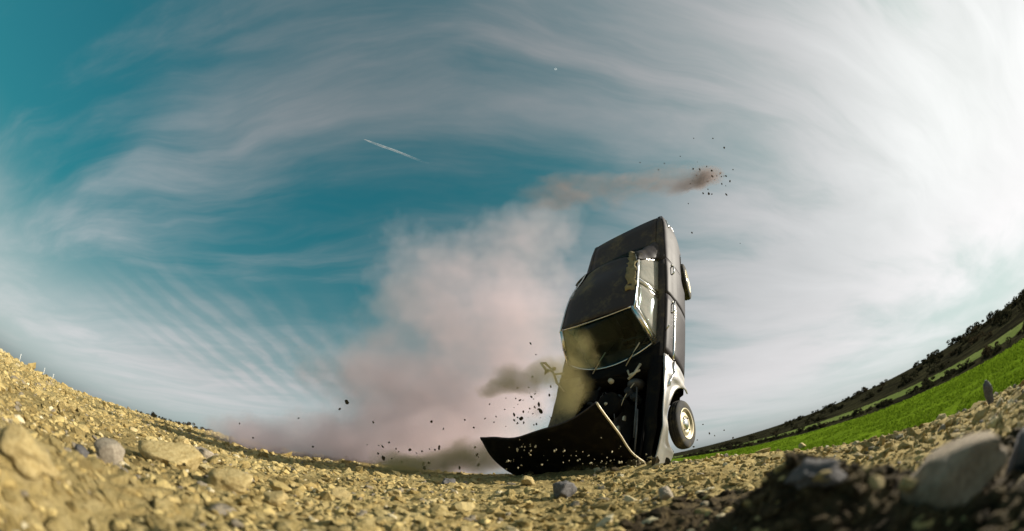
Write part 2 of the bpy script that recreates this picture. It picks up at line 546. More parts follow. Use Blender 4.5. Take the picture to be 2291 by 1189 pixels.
def scatter_gravel():
    x, y, r = polar_points(46000, 0.26, 26.0, -105, 100)
    az = np.degrees(np.arctan2(x, y))
    rc = np.interp(az, BROW[:, 0], BROW[:, 2])
    ok = r < rc + 0.7
    x, y, r = x[ok], y[ok], r[ok]
    clump = fbm(x * 2.2, y * 2.2, 3, 21) + 0.5
    ok = rng.uniform(0, 1, len(x)) < np.clip((clump - 0.22) * 2.4, 0.12, 1)
    x, y, r = x[ok], y[ok], r[ok]
    az = np.degrees(np.arctan2(x, y))
    trod = np.exp(-((az - 2) / 22) ** 2) * sstep(1.0, 1.8, r)       # packed bare dirt in front of the car
    ok = rng.uniform(0, 1, len(x)) > 0.62 * trod
    x, y, r, az = x[ok], y[ok], r[ok], az[ok]
    shade_zone = r < shade_r(az)
    hx, hy, hr = x[shade_zone], y[shade_zone], r[shade_zone]
    ok = ~shade_zone | (rng.uniform(0, 1, len(x)) < 0.10)
    x, y, r = x[ok], y[ok], r[ok]
    s = (0.0046 + 0.0034 * r ** 0.75) * rng.lognormal(0, 0.55, len(x))
    s = np.clip(s, 0.002, 0.012 + 0.010 * r)
    P = np.stack([x, y, terrain(x, y)], -1)
    shapes = [rock_shape(ICO1, k, 0.5, 5, (1, 0.85, 0.65)) for k in range(8)]
    merge_scatter('gravel', shapes, P, s, M['stone'], 0.12,
                  label='loose yellow grit and small stones strewn over the bank', cat='gravel')
    # lumps of the same earth as the ground, half sunk in it
    x, y, r = polar_points(15000, 0.30, 24.0, -105, 100)
    az = np.degrees(np.arctan2(x, y))
    ok = (r < np.interp(az, BROW[:, 0], BROW[:, 2]) + 0.4) & ~(r < shade_r(az)) & (fbm(x * 1.7, y * 1.7, 3, 77) > -0.12 + 0.22 * np.exp(-((az - 2) / 24) ** 2) * sstep(1.0, 1.8, r))
    x, y, r = x[ok], y[ok], r[ok]
    s = np.clip((0.007 + 0.0065 * r ** 0.8) * rng.lognormal(0, 0.5, len(x)), 0.004, 0.020 + 0.016 * r)
    P = np.stack([x, y, terrain(x, y)], -1)
    lumps = [rock_shape(ICO1, 40 + k, 0.9, 4, (1, 0.9, 0.6)) for k in range(8)]
    merge_scatter('earth_lumps', lumps, P, s, M['gravel'], 0.0,
                  label='crumbly lumps of yellow earth breaking the surface of the bank', cat='soil')
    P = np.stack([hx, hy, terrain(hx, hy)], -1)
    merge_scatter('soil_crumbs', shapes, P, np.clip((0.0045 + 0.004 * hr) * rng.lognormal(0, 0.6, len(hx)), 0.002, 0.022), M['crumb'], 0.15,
                  label='crumbs of soil coloured dark for shade heaped up in front of the paler gravel', cat='soil')


scatter_gravel()

# --- single stones and clods that can be picked out
ROCK_MESH = {}


def rock_mesh(key, seed, hi=False, **kw):
    if key not in ROCK_MESH:
        v, f = rock_shape(ICO4 if hi else ICO2, seed, **kw)
        ROCK_MESH[key] = np_mesh('stone_' + str(key), v, f, smooth=hi)
    return ROCK_MESH[key]


def rock_at(px, py, wpx, name, label, mat, seed, flat=(1, 0.85, 0.7), rotz=None, tilt=(0, 0), sink=0.35, cat='stone', group=None,
            hi=True, rough=0.35, facets=8, dist=None):
    """A stone whose foot is seen at this pixel; wpx is its width in the photograph."""
    p, d = ground_hit(px, py)
    if dist is not None:
        d = dist
        q = at(px, py, d)
        p = np.array([q[0], q[1], min(q[2], ground_z(q[0], q[1]) + 0.03)])
    s = wpx * d / FPX / 2
    v, f = rock_shape(ICO4 if hi else ICO3, seed, rough, facets, flat)
    me = np_mesh(name, v, f, smooth=hi)
    o = link(name, me, mat)
    o.location = p + np.array([0, 0, s * flat[2] * (1 - sink) * 0.8])
    o.scale = (s, s, s)
    o.rotation_euler = (tilt[0], tilt[1], rotz if rotz is not None else seed * 1.7)
    tag(o, label, cat, group)
    return o


rock_at(2140, 1090, 228, 'boulder', 'big rounded grey boulder sitting on the shaded mound of dirt', M['boulder'], 3, (1, 0.85, 0.52), 2.4, (0.0, 0.0), 0.50, rough=0.22, facets=3, dist=0.66)
rock_at(2292, 1075, 120, 'rock', 'dark grey rock wedged against the big rounded boulder', M['rock_dark'], 12, (1, 0.9, 1.0), 0.3, dist=0.80)
rock_at(2216, 905, 52, 'upright_stone', 'upright pointed dark stone standing at the edge of the green field', M['rock_dark'], 8, (0.62, 0.5, 1.15), 0.4, (0, 0.25), 0.25)
rock_at(1262, 1117, 66, 'pyramid_rock', 'dark pyramid-shaped rock standing alone on the pale dirt before the car', M['rock_dark'], 5, (1, 0.85, 0.72), 1.1, sink=0.25)
rock_at(1240, 1117, 24, 'pebble', 'small pale pebble leaning on the dark pyramid-shaped rock', M['rock_tan'], 6, (1, 0.8, 0.6), 0.2, sink=0.3)
rock_at(1180, 1086, 40, 'rock', 'tan rock with a dark side lying below the open hood', M['rock_tan'], 17, (1, 0.8, 0.7), 0.8, sink=0.3)
rock_at(1001, 1085, 36, 'rock', 'dark lump of rock on the pale dirt left of the open hood', M['rock_dark'], 19, (1, 0.8, 0.55), 0.1, sink=0.3)
rock_at(1492, 1118, 46, 'rock', 'round grey rock at the foot of the shaded mound', M['rock_grey'], 23, (1, 0.9, 0.85), 0.9, sink=0.25, facets=4)
rock_at(1975, 995, 26, 'stone', 'small bright stone on the brow of the bank by the field', M['rock_tan'], 31, (0.8, 0.7, 1.0), 0.3, sink=0.2)
rock_at(1795, 1003, 24, 'stone', 'low pale stone on the brow below the green field', M['rock_tan'], 33, (1, 0.7, 0.6), 0.3, sink=0.2)
rock_at(245, 1040, 92, 'slab', 'flat pinkish grey slab standing on edge among tan rubble', M['rock_grey'], 41, (1, 0.5, 0.62), 0.15, (0.25, 0.05), 0.30, rough=0.2)
rock_at(385, 1043, 150, 'slab', 'long low tan slab beside the pinkish grey slab', M['rock_tan'], 44, (1, 0.6, 0.42), 0.1, (0.15, 0.12), 0.35, rough=0.2)
rock_at(465, 1028, 70, 'slab', 'flat grey slab behind the long tan slab', M['rock_grey'], 47, (1, 0.7, 0.38), 0.3, (0, 0.1), 0.3)
rock_at(410, 1008, 48, 'rock', 'rounded tan rock behind the slabs', M['rock_tan'], 49, (1, 0.8, 0.75), 0.3, sink=0.3)
rock_at(180, 1020, 44, 'rock', 'dark flat rock beside the pinkish grey slab', M['rock_dark'], 51, (1, 0.8, 0.5), 0.3, sink=0.3)
rock_at(520, 1095, 120, 'rock', 'broad tan rock in front of the slabs', M['rock_tan'], 53, (1, 0.7, 0.5), 0.3, sink=0.35)
rock_at(55, 1035, 150, 'clod', 'big brown clod of earth on the left of the slabs', M['rock_tan'], 57, (1, 0.8, 0.6), 0.9, sink=0.35, rough=0.6, cat='clod')
rock_at(620, 1128, 60, 'rock', 'bright yellowish rock at the end of the row of rubble', M['rock_tan'], 59, (1, 0.8, 0.7), 0.4, sink=0.3)
rock_at(762, 1118, 48, 'rock', 'rounded yellow rock on the flat dirt', M['rock_tan'], 61, (1, 0.9, 0.8), 0.4, sink=0.3)
rock_at(885, 1112, 44, 'rock', 'low tan rock with a dark left side on the flat dirt', M['rock_tan'], 63, (1, 0.8, 0.55), 0.4, sink=0.3)
rock_at(1815, 1082, 150, 'clod', 'big dark clod of earth on top of the shaded mound', M['rock_dark'], 71, (1, 0.8, 0.55), 0.6, (0, 0.1), 0.45, rough=0.7, cat='clod', dist=0.66)
rock_at(1960, 1085, 40, 'stone', 'yellow stone on the shaded mound left of the boulder', M['rock_tan'], 73, (1, 0.8, 0.8), 0.6, sink=0.3, dist=0.60)
rock_at(2030, 1080, 40, 'stone', 'pale yellow stone tucked against the left of the boulder', M['rock_tan'], 75, (1, 0.8, 0.8), 1.6, sink=0.3, dist=0.60)
rock_at(1845, 1075, 60, 'stone', 'flat yellow stone on the big dark clod', M['rock_tan'], 77, (1, 0.6, 0.5), 0.2, sink=0.2, dist=0.62)


def scatter_loose():
    """About 260 loose stones and clods, each an object; meshes are shared."""
    kinds = [rock_mesh(k, 100 + k, rough=0.45, facets=7, flat=(1, 0.8, 0.6)) for k in range(14)]
    for me in kinds:
        me.materials.append(M['stone'])
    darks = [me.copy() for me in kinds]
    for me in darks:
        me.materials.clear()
        me.materials.append(M['crumb'])  # clods in that zone take the shade-dark colour too
    made = 0
    while made < 250:
        t = made / 250
        if t < 0.55:
            a, lr = random.uniform(-82, -8), random.uniform(math.log(0.55), math.log(4.0))
        elif t < 0.8:
            a, lr = random.uniform(-14, 30), random.uniform(math.log(1.0), math.log(3.6))
        else:
            a, lr = random.uniform(28, 78), random.uniform(math.log(0.5), math.log(1.3))
        r = math.exp(lr)
        x, y = r * math.sin(rad(a)), r * math.cos(rad(a))
        s = (0.006 + 0.012 * r ** 0.8) * math.exp(random.gauss(0, 0.38))
        shade_zone = a > 4 and r < shade_r(a) and random.random() < 0.85
        o = link('loose_clod' if shade_zone else 'loose_stone', random.choice(darks if shade_zone else kinds))
        o.location = (x, y, ground_z(x, y) + s * 0.08)
        o.scale = (s * random.uniform(0.8, 1.3), s, s * random.uniform(0.7, 1.1))
        o.rotation_euler = (random.uniform(-0.3, 0.3), random.uniform(-0.3, 0.3), random.uniform(0, 6.28))
        if shade_zone:
            tag(o, 'loose dark clod of soil lying on the shaded mound', 'clod', 'loose clods on the shaded mound')
        else:
            tag(o, 'loose tan stone lying among the grit of the bank', 'stone', 'loose stones on the gravel bank')
        made += 1


scatter_loose()

# ------------------------------------------------------------------ the car
# car axes: X forward, Y to its left, Z up; it stands on its nose, tail in the air
CAR_R = Matrix(((-0.3389, 0.6878, -0.6419), (-0.2174, -0.7210, -0.6579), (-0.9154, -0.0835, 0.3939))).to_4x4()
CAR_M = Matrix.Translation((1.9173, 5.1565, 1.7373)) @ CAR_R


def m_paint(n, dust, scale=2.5, lo=0.5, hi=0.75):
    p = n.n('ShaderNodeTexCoord').outputs['Object']
    d = n.math('ADD', n.math('MULTIPLY', n.noise(p, scale, 6, 0.65), 0.8), n.math('MULTIPLY', n.noise(p, 22.0, 4, 0.6), 0.2))
    d = n.math('MULTIPLY', n.rng(d, lo, hi), dust)
    fl = n.noise(p, 400.0, 1, 0.5)
    base = n.mix(fl, (0.042, 0.037, 0.040, 1), (0.056, 0.050, 0.053, 1))
    base = n.mix(d, base, (0.27, 0.225, 0.12, 1))
    ro = n.math('ADD', 0.52, n.math('MULTIPLY', d, 0.55))
    b = n.n('ShaderNodeBsdfPrincipled', {'Base Color': base, 'Roughness': ro, 'Metallic': 0.0, 'Specular IOR Level': 0.09,
                                         'Coat Weight': 0.0})
    n.set(b, 'Normal', n.n('ShaderNodeBump', {'Height': n.noise(p, 3.0, 3, 0.5), 'Strength': 0.25, 'Distance': 0.02}))
    out(n, b)


def m_simple(n, c, rough=0.6, metal=0.0, dirt=0.0, dirtc=(0.27, 0.225, 0.12, 1), spec=0.4):
    p = n.n('ShaderNodeTexCoord').outputs['Object']
    a = n.noise(p, 7.0, 6, 0.65)
    base = n.mix(n.math('MULTIPLY', n.rng(a, 0.45, 0.7), dirt), c, dirtc)
    ro = n.math('ADD', rough, n.math('MULTIPLY', n.rng(a, 0.4, 0.75), 0.2))
    out(n, n.n('ShaderNodeBsdfPrincipled', {'Base Color': base, 'Roughness': ro, 'Metallic': metal, 'Specular IOR Level': spec}))


def m_glass(n, dust, film=0.0):
    p = n.n('ShaderNodeTexCoord').outputs['Object']
    fr = n.n('ShaderNodeFresnel', {'IOR': 1.5}).outputs[0]
    g = n.n('ShaderNodeBsdfGlossy', {'Color': (0.9, 0.95, 0.95, 1), 'Roughness': 0.04})
    t = n.n('ShaderNodeBsdfTransparent', {'Color': (0.72, 0.84, 0.84, 1)})
    m = n.n('ShaderNodeMixShader', {0: n.math('MULTIPLY', fr, 0.28), 1: t, 2: g})
    if film > 0:
        k = n.math('MULTIPLY', n.rng(n.noise(p, 4.0, 5, 0.6), 0.25, 0.7, 0.55, 1.0), film)
        m = n.n('ShaderNodeMixShader', {0: k, 1: m, 2: n.n('ShaderNodeBsdfDiffuse', {'Color': (0.50, 0.47, 0.42, 1)})})
    if dust > 0:
        # caked dust over the far lower corner of the screen, streaked by the wipers
        sp = n.n('ShaderNodeSeparateXYZ', {'Vector': p})
        edge = n.math('ADD', n.math('MULTIPLY', sp.outputs[1], -1.15), n.math('MULTIPLY', sp.outputs[0], 0.65))
        edge = n.math('ADD', edge, n.math('MULTIPLY', n.noise(p, 3.0, 5, 0.6), 0.7))
        k = n.math('MULTIPLY', n.rng(edge, 0.72, 1.30), dust)
        k = n.math('MULTIPLY', k, n.rng(n.noise(p, 26.0, 4, 0.6), 0.1, 0.6, 0.7, 1.0))
        m = n.n('ShaderNodeMixShader', {0: k, 1: m, 2: n.n('ShaderNodeBsdfDiffuse', {'Color': (0.58, 0.49, 0.25, 1)})})
    out(n, m)


M['paint'] = material('charcoal_paint', lambda n: m_paint(n, 0.70, 2.0, 0.46, 0.74))
M['paint_clean'] = material('charcoal_side_paint', lambda n: m_paint(n, 0.25, 3.0, 0.55, 0.85))
M['paint_dusty'] = material('dust_caked_paint', lambda n: m_paint(n, 0.95, 3.0, 0.30, 0.60))
M['fender'] = material('glint_pale_fender', lambda n: m_simple(n, (0.42, 0.40, 0.38, 1), 0.30, 0.55, 0.45))  # paler than the body paint: the sun glint is in the colour
M['chrome'] = material('chrome_trim', lambda n: m_simple(n, (0.80, 0.78, 0.74, 1), 0.16, 0.9, 0.15))
M['black'] = material('black_underside', lambda n: m_simple(n, (0.0035, 0.003, 0.003, 1), 0.75, 0.0, 0.05, spec=0.15))
M['interior'] = material('dark_vinyl', lambda n: m_simple(n, (0.016, 0.017, 0.018, 1), 0.6, 0.0, 0.0))
M['steel'] = material('grimy_steel', lambda n: m_simple(n, (0.16, 0.155, 0.15, 1), 0.5, 0.6, 0.5, (0.06, 0.05, 0.035, 1)))
M['pale_metal'] = material('pale_bare_metal', lambda n: m_simple(n, (0.62, 0.55, 0.40, 1), 0.45, 0.3, 0.3))
M['tyre'] = material('tyre_rubber', lambda n: m_simple(n, (0.028, 0.027, 0.026, 1), 0.85, 0.0, 0.55, (0.17, 0.145, 0.08, 1)))
M['rim'] = material('dusty_rim', lambda n: m_simple(n, (0.42, 0.37, 0.25, 1), 0.42, 0.5, 0.6))
M['glass'] = material('window_glass', lambda n: m_glass(n, 0.0))
M['side_glass'] = material('dust_filmed_glass', lambda n: m_glass(n, 0.0, 0.75))
M['screen'] = material('dusty_windscreen_glass', lambda n: m_glass(n, 0.93))
M['red_lens'] = material('red_lens', lambda n: m_simple(n, (0.25, 0.01, 0.008, 1), 0.2, 0.0, 0.3))
M['clear_lens'] = material('headlight_glass', lambda n: m_simple(n, (0.75, 0.75, 0.70, 1), 0.12, 0.3, 0.2))


def sheet(name, fn, us, vs_, mat, parent, thick=0.012, bevel=None):
    """A pressed panel: grid of fn(u, v) points in car axes, thickened."""
    pts = [[fn(u, v) for v in vs_] for u in us]
    nu, nv = len(us), len(vs_)
    v = [p for r in pts for p in r]
    f = [(i * nv + j, (i + 1) * nv + j, (i + 1) * nv + j + 1, i * nv + j + 1) for i in range(nu - 1) for j in range(nv - 1)]
    me = np_mesh(name, v, f, smooth=True)
    o = link(name, me, mat, parent)
    if thick:
        md = o.modifiers.new('solid', 'SOLIDIFY')
        md.thickness = thick
        md.offset = 0.0
    return o


def solid(name, v, f, mat, parent, bevel=0.0, seg=2):
    me = bpy.data.meshes.new(name)
    me.from_pydata([tuple(p) for p in v], [], f)
    bm = bmesh.new()
    bm.from_mesh(me)
    bmesh.ops.recalc_face_normals(bm, faces=bm.faces)
    if bevel:
        bmesh.ops.bevel(bm, geom=list(bm.edges), offset=bevel, segments=seg, affect='EDGES', profile=0.6)
    bm.to_mesh(me)
    bm.free()
    return link(name, me, mat, parent)


def block(name, c, d, mat, parent, bevel=0.01, skew=None):
    x, y, z = c
    a, b, h = d[0] / 2, d[1] / 2, d[2] / 2
    v = [(x + i * a, y + j * b, z + k * h) for i in (-1, 1) for j in (-1, 1) for k in (-1, 1)]
    if skew:
        v = [skew(Vector(p)) for p in v]
    f = [(0, 1, 3, 2), (4, 6, 7, 5), (0, 4, 5, 1), (2, 3, 7, 6), (0, 2, 6, 4), (1, 5, 7, 3)]
    return solid(name, v, f, mat, parent, bevel)


def tube(name, pts, r, mat, parent, seg=8, flat=None):
    """A bar following points; r is one radius or a list."""
    pts = [Vector(p) for p in pts]
    v, f = [], []
    up = Vector((0.13, 0.21, 0.97))
    for i, p in enumerate(pts):
        t = (pts[min(i + 1, len(pts) - 1)] - pts[max(i - 1, 0)]).normalized()
        a = t.cross(up)
        if a.length < 1e-3:
            a = t.cross(Vector((1, 0, 0)))
        a.normalize()
        b = t.cross(a)
        rr = r[i] if isinstance(r, (list, tuple)) else r
        fl = flat or 1.0
        for k in range(seg):
            q = 2 * math.pi * k / seg
            v.append(p + a * rr * math.cos(q) + b * rr * fl * math.sin(q))
    n = len(pts)
    for i in range(n - 1):
        for k in range(seg):
            f.append((i * seg + k, i * seg + (k + 1) % seg, (i + 1) * seg + (k + 1) % seg, (i + 1) * seg + k))
    f.append(tuple(range(seg))[::-1])
    f.append(tuple((n - 1) * seg + k for k in range(seg)))
    me = bpy.data.meshes.new(name)
    me.from_pydata([tuple(p) for p in v], [], f)
    for p in me.polygons:
        p.use_smooth = len(p.vertices) == 4
    return link(name, me, mat, parent)


def lathe(name, prof, mat, parent, seg=40, axis='Y', origin=(0, 0, 0), rot=None):
    """Turned shape; prof holds (radius, offset along the axis)."""
    v, f = [], []
    for k in range(seg):
        q = 2 * math.pi * k / seg
        for r, h in prof:
            p = Vector((r * math.cos(q), h, r * math.sin(q))) if axis == 'Y' else (
                Vector((r * math.cos(q), r * math.sin(q), h)) if axis == 'Z' else Vector((h, r * math.cos(q), r * math.sin(q))))
            if rot is not None:
                p = rot @ p
            v.append(tuple(p + Vector(origin)))
    m = len(prof)
    for k in range(seg):
        for i in range(m - 1):
            k2 = (k + 1) % seg
            f.append((k * m + i, k * m + i + 1, k2 * m + i + 1, k2 * m + i))
    me = bpy.data.meshes.new(name)
    me.from_pydata(v, [], f)
    bm = bmesh.new()
    bm.from_mesh(me)
    bmesh.ops.remove_doubles(bm, verts=bm.verts, dist=1e-5)
    bmesh.ops.recalc_face_normals(bm, faces=bm.faces)
    bm.to_mesh(me)
    bm.free()
    for p in me.polygons:
        p.use_smooth = True
    return link(name, me, mat, parent)


def lerp(a, b, t):
    return a + (b - a) * t


def interp(x, table):
    xs, ys = zip(*table)
    return float(np.interp(x, xs, ys))


def crump(p, amp, sc=6.0, seed=0.0):
    """Dent noise."""
    q = Vector(p) * sc + Vector((seed, seed * 1.3, -seed))
    return Vector((mnoise.noise(q), mnoise.noise(q + Vector((17, 3, 9))), mnoise.noise(q + Vector((-5, 31, 2))))) * amp


def lin(a, b, n):
    return [a + (b - a) * i / (n - 1) for i in range(n)]


FW, RW = (1.25, 0.31), (-1.25, 0.31)     # wheel centres (x, z)
ARCH = 0.40


def belt_y(x):
    return interp(x, [(-2.12, 0.735), (-1.9, 0.775), (-1.3, 0.805), (-0.3, 0.82), (0.8, 0.815), (1.5, 0.785), (2.0, 0.72)])


def belt_z(x):
    return interp(x, [(-2.12, 0.905), (-1.4, 0.925), (-0.6, 0.915), (0.5, 0.905), (1.4, 0.875), (2.0, 0.82)])


def low_z(x):
    z = interp(x, [(-2.12, 0.56), (-1.85, 0.42), (-1.6, 0.33), (-0.9, 0.25), (0.9, 0.25), (1.7, 0.30), (2.0, 0.38)])
    for cx, cz in (FW, RW):
        if abs(x - cx) < ARCH:
            z = max(z, cz + math.sqrt(ARCH ** 2 - (x - cx) ** 2) * (0.98 if cx > 0 else 0.36))
    return z


def side_pt(x, t, s, bend=0.0):
    z0, z1 = low_z(x), belt_z(x)
    z = lerp(z0, z1, t)
    k = interp(z, [(0.22, 0.925), (0.34, 0.965), (0.52, 0.995), (0.66, 1.0), (0.70, 0.992), (0.84, 0.99), (0.89, 0.975), (0.93, 0.95)])
    flare = 0.0
    for cx, cz in (FW, RW):
        dd = math.hypot(x - cx, z - cz)
        flare += (0.022 if cx > 0 else 0.0) * max(0.0, 1 - abs(dd - ARCH) / 0.05)
    return Vector((x, s * (belt_y(x) * k + flare), z))


car = empty('crashed_car', CAR_M)
tag(car, 'charcoal grey saloon car crashing nose first into the dirt with its hood flung open', 'car')


def xs_between(a, b, n):
    xs = set(np.round(lin(a, b, n), 4))
    for cx, _ in (FW, RW):
        for k in range(-8, 9):
            q = cx + ARCH * math.sin(k / 8 * math.pi / 2)
            if a < q < b:
                xs.add(round(q, 4))
    return sorted(xs)


TV = [0, 0.06, 0.15, 0.26, 0.38, 0.48, 0.55, 0.60, 0.68, 0.78, 0.88, 0.94, 1.0]
GAP = 0.006
for s in (1, -1):
    body = sheet('rear_quarter_panel', lambda x, t: side_pt(x, t, s), xs_between(-2.12, -1.02 - GAP, 12), TV, M['paint_clean'], car)
    for x0, x1 in ((-1.02, -0.31), (-0.31, 0.62)):
        def dpt(x, t):
            p = side_pt(x, t, s)
            if t == 0:
                p.z += 0.02
            k = max(0.0, (x - 0.05) / 0.57)
            p += crump(p, 0.016 * k * k + 0.003, 5.0, 6.0)
            return p
        d = sheet('door', dpt, xs_between(x0 + GAP, x1 - GAP, 10), TV, M['paint_clean'], car)
        hx = x0 + 0.10
        tube('handle', [(hx - 0.02, s * 0.815, 0.772), (hx, s * 0.845, 0.775), (hx + 0.13, s * 0.848, 0.775), (hx + 0.15, s * 0.815, 0.772)],
             0.011, M['chrome'], d)
        lathe('handle_button', [(0.0, 0.02), (0.014, 0.018), (0.016, 0.0)], M['chrome'], d, 12, 'Y', (hx - 0.045, s * 0.812, 0.772),
              Matrix.Scale(s, 3, Vector((0, 1, 0))))
        for a, b in ((x0 + 0.01, x1 - 0.01),) if x0 > -0.5 else ():
            tube('trim_strip', [side_pt(q, 0.70, s) + Vector((0, s * 0.008, 0)) for q in lin(a, b, 8)], 0.020, M['chrome'], d, 6, 0.5)
    # sill below the doors
    sheet('sill', lambda x, t: Vector((x, s * lerp(0.70, 0.765, t), lerp(0.215, 0.262, t))), lin(-0.86, 0.86, 8), lin(0, 1, 3), M['black'], car)
    # front fenders: the left one is painted pale for a sun glint and buckled outwards, the right one is caked in dust and folded in
    def fpt(x, t):
        p = side_pt(x, t, s)
        k = max(0.0, (x - 0.75) / 1.25)
        if s > 0:
            p.y += 0.055 * math.sin(k * 3.1) * t - 0.03 * k
            p.z += -0.07 * k * k * t
            p += crump(p, 0.035 * k + 0.004, 4.5, 3.0)
            p.y += 0.05 * math.exp(-((x - 0.82) / 0.05) ** 2) * (1 - t)
        else:
            p += crump(p, 0.06 * k + 0.01, 4.0, 9.0)
        return p
    sheet('front_fender', fpt, xs_between(0.62 + GAP, 1.93, 26), TV, M['fender'] if s > 0 else M['paint_dusty'], car, 0.012)
    if s > 0:
        tube('trim_strip', [fpt(q, 0.68) + Vector((0, 0.014, 0)) for q in lin(0.64, 1.02, 6)], 0.020, M['chrome'], car, 6, 0.6)
        tube('trim_strip', [side_pt(q, 0.70, s) + Vector((0, 0.008, 0)) for q in lin(-2.10, -1.90, 4)], 0.018, M['chrome'], car, 6, 0.5)

# fender tops and the shelf beside the hood opening
def ltop(x, t):
    y = lerp(0.60, belt_y(x) * 0.955, t)
    k = max(0.0, (x - 0.75) / 1.25)
    return Vector((x, y, belt_z(x) + 0.018 * math.sin(t * math.pi) - 0.07 * k * k)) + crump((x, y, 0.9), 0.02 * k, 5, 4)
sheet('fender_top', ltop, lin(0.66, 1.92, 16), lin(0, 1, 5), M['black'], car)  # black here paints in the shade on the left fender top
def rtop(x, t):
    y = lerp(-belt_y(x) * 0.955, -0.34, t)
    k = max(0.0, (x - 0.6) / 1.3)
    z = belt_z(x) + 0.05 * math.sin(t * 2.6) * (1 + k) - 0.03 * t + 0.06 * k
    return Vector((x - 0.10 * t * k, y, z)) + crump((x, y, 0.9), 0.05 * k + 0.012, 3.6, 2)
sheet('fender_top', rtop, lin(0.70, 1.55, 16), lin(0, 1, 10), M['paint_dusty'], car)['label'] = 'dust-caked right fender top folded in over the engine bay'

# --- rear: deck, boot lid, tail panel, bumper, lights
def deck_z(x, y):
    return belt_z(x) + 0.020 + 0.030 * (1 - (y / 0.80) ** 2) - 0.03 * sstep(-1.9, -2.12, x)
for s in (1, -1):
    sheet('deck_side', lambda x, t: Vector((x, s * lerp(belt_y(x) * 0.952, 0.645, t), lerp(belt_z(x), deck_z(x, 0.64), min(1, t * 1.6)))),
          lin(-2.12, -0.98, 12), lin(0, 1, 6), M['paint'], car)
sheet('boot_lid', lambda x, y: Vector((x, y, deck_z(x, y) + 0.004)) , lin(-2.10, -1.36, 14), lin(-0.635, 0.635, 15), M['paint'], car)
sheet('boot_gap', lambda x, y: Vector((x, y, deck_z(x, y) - 0.03)), lin(-2.09, -1.05, 6), lin(-0.66, 0.66, 5), M['black'], car)
def tail(y, t):
    yy = y * belt_y(-2.12) * lerp(0.93, 0.955, t)
    return Vector((-2.12 - 0.03 * math.sin(t * math.pi) + 0.05 * abs(y) ** 3, yy, lerp(0.54, belt_z(-2.12) + (0.02 if abs(y) < 0.98 else 0), t)))
sheet('tail_panel', tail, lin(-1, 1, 15), lin(0, 1, 8), M['paint'], car)
def bumper(xc, sgn, zc, halfw, mat, bent=0.0):
    def f(y, t):
        a = (t - 0.5) * 2.2
        return Vector((xc + sgn * (0.07 * math.cos(a) - 0.10 * abs(y / halfw) ** 3) + bent * mnoise.noise(Vector((y * 3, t, 1))), y, zc + 0.075 * math.sin(a)))
    return sheet('bumper', f, lin(-halfw, halfw, 19), lin(0, 1, 7), mat, car, 0.010)
bumper(-2.15, -1, 0.58, 0.74, M['chrome'])
bumper(1.98, 1, 0.44, 0.76, M['chrome'], 0.10)
for s in (1, -1):
    lathe('tail_light', [(0.0, -0.03), (0.04, -0.024), (0.06, 0.0), (0.068, 0.01)], M['red_lens'], car, 20, 'X', (-2.135, s * 0.56, 0.76))
    block('bumper_bracket', (-2.13, s * 0.45, 0.58), (0.10, 0.05, 0.06), M['steel'], car)

# --- roof and pillars
def roof_w(x):
    return interp(x, [(-1.0, 0.45), (-0.9, 0.475), (-0.7, 0.53), (-0.45, 0.575), (-0.2, 0.592), (0.16, 0.58)])


def roof(x, v):
    w = roof_w(x)
    y = v * w
    k = (x + 0.30) / 0.50
    z = 1.405 - 0.055 * v * v - 0.020 * k * k - 0.11 * float(sstep(-0.25, -0.98, x))
    z -= 0.040 * float(sstep(0.84, 1.0, abs(v)))
    p = Vector((x + 0.03 * (1 - v * v) * float(sstep(-0.1, 0.16, x)) - 0.05 * (1 - v * v) * float(sstep(-0.7, -0.9, x)), y, z))
    w2 = float(sstep(0.05, -0.80, x) * sstep(0.1, 0.5, y))
    return p + crump(p, 0.022 * w2, 8.0, 5.0) + crump(p, 0.010, 2.5, 1.0)
sheet('roof', roof, lin(-0.93, 0.16, 18), [-1, -0.985, -0.95, -0.88, -0.76] + lin(-0.62, 0.62, 9) + [0.76, 0.84, 0.90, 0.95, 0.985, 1], M['paint'], car, 0.02)
for s in (1, -1):
    # flat shoulder between the windows and the body side
    sheet('shoulder', lambda x, t: Vector((x, s * lerp(belt_y(x) * 0.952, 0.655, t), belt_z(x) + 0.012 * math.sin(t * 2.2))), lin(-1.02, 0.68, 12), lin(0, 1, 5), M['paint'], car, 0.012)
AT, AB = Vector((0.16, 0.570, 1.325)), Vector((0.46, 0.665, 0.925))
CT, CB = Vector((-0.92, 0.470, 1.235)), Vector((-1.40, 0.640, 0.945))


def mir(p, s):
    return Vector((p.x, p.y * s, p.z))


for s in (1, -1):
    tube('pillar', [mir(AT, s), mir(lerp(AT, AB, 0.5) + Vector((0.01, 0.01, 0.01)), s), mir(AB, s)], 0.028, M['chrome'], car, 8, 0.8)
    tube('drip_rail', [Vector((x, s * (roof_w(x) + 0.010 + 0.003 * math.sin(x * 9)), 1.322 - 0.085 * float(sstep(-0.35, -0.98, x)))) for x in lin(-0.98, 0.18, 10)], 0.013, M['chrome'], car, 6)
    # broad rear pillar, rumpled
    def cpt(u, t):
        a = lerp(Vector((-0.72, s * 0.545, 1.305)), Vector((-1.02, s * 0.690, 0.925)), t)
        b = lerp(Vector((-0.95, s * 0.468, 1.245)), Vector((-1.44, s * 0.640, 0.945)), t)
        p = lerp(a, b, u)
        p.y += s * 0.03 * math.sin(u * math.pi)
        return p + (crump(p, 0.016, 11.0, 2.0) if s > 0 else Vector((0, 0, 0)))
    sheet('rear_pillar', cpt, lin(0, 1, 10), lin(0, 1, 14), M['paint'], car, 0.02)
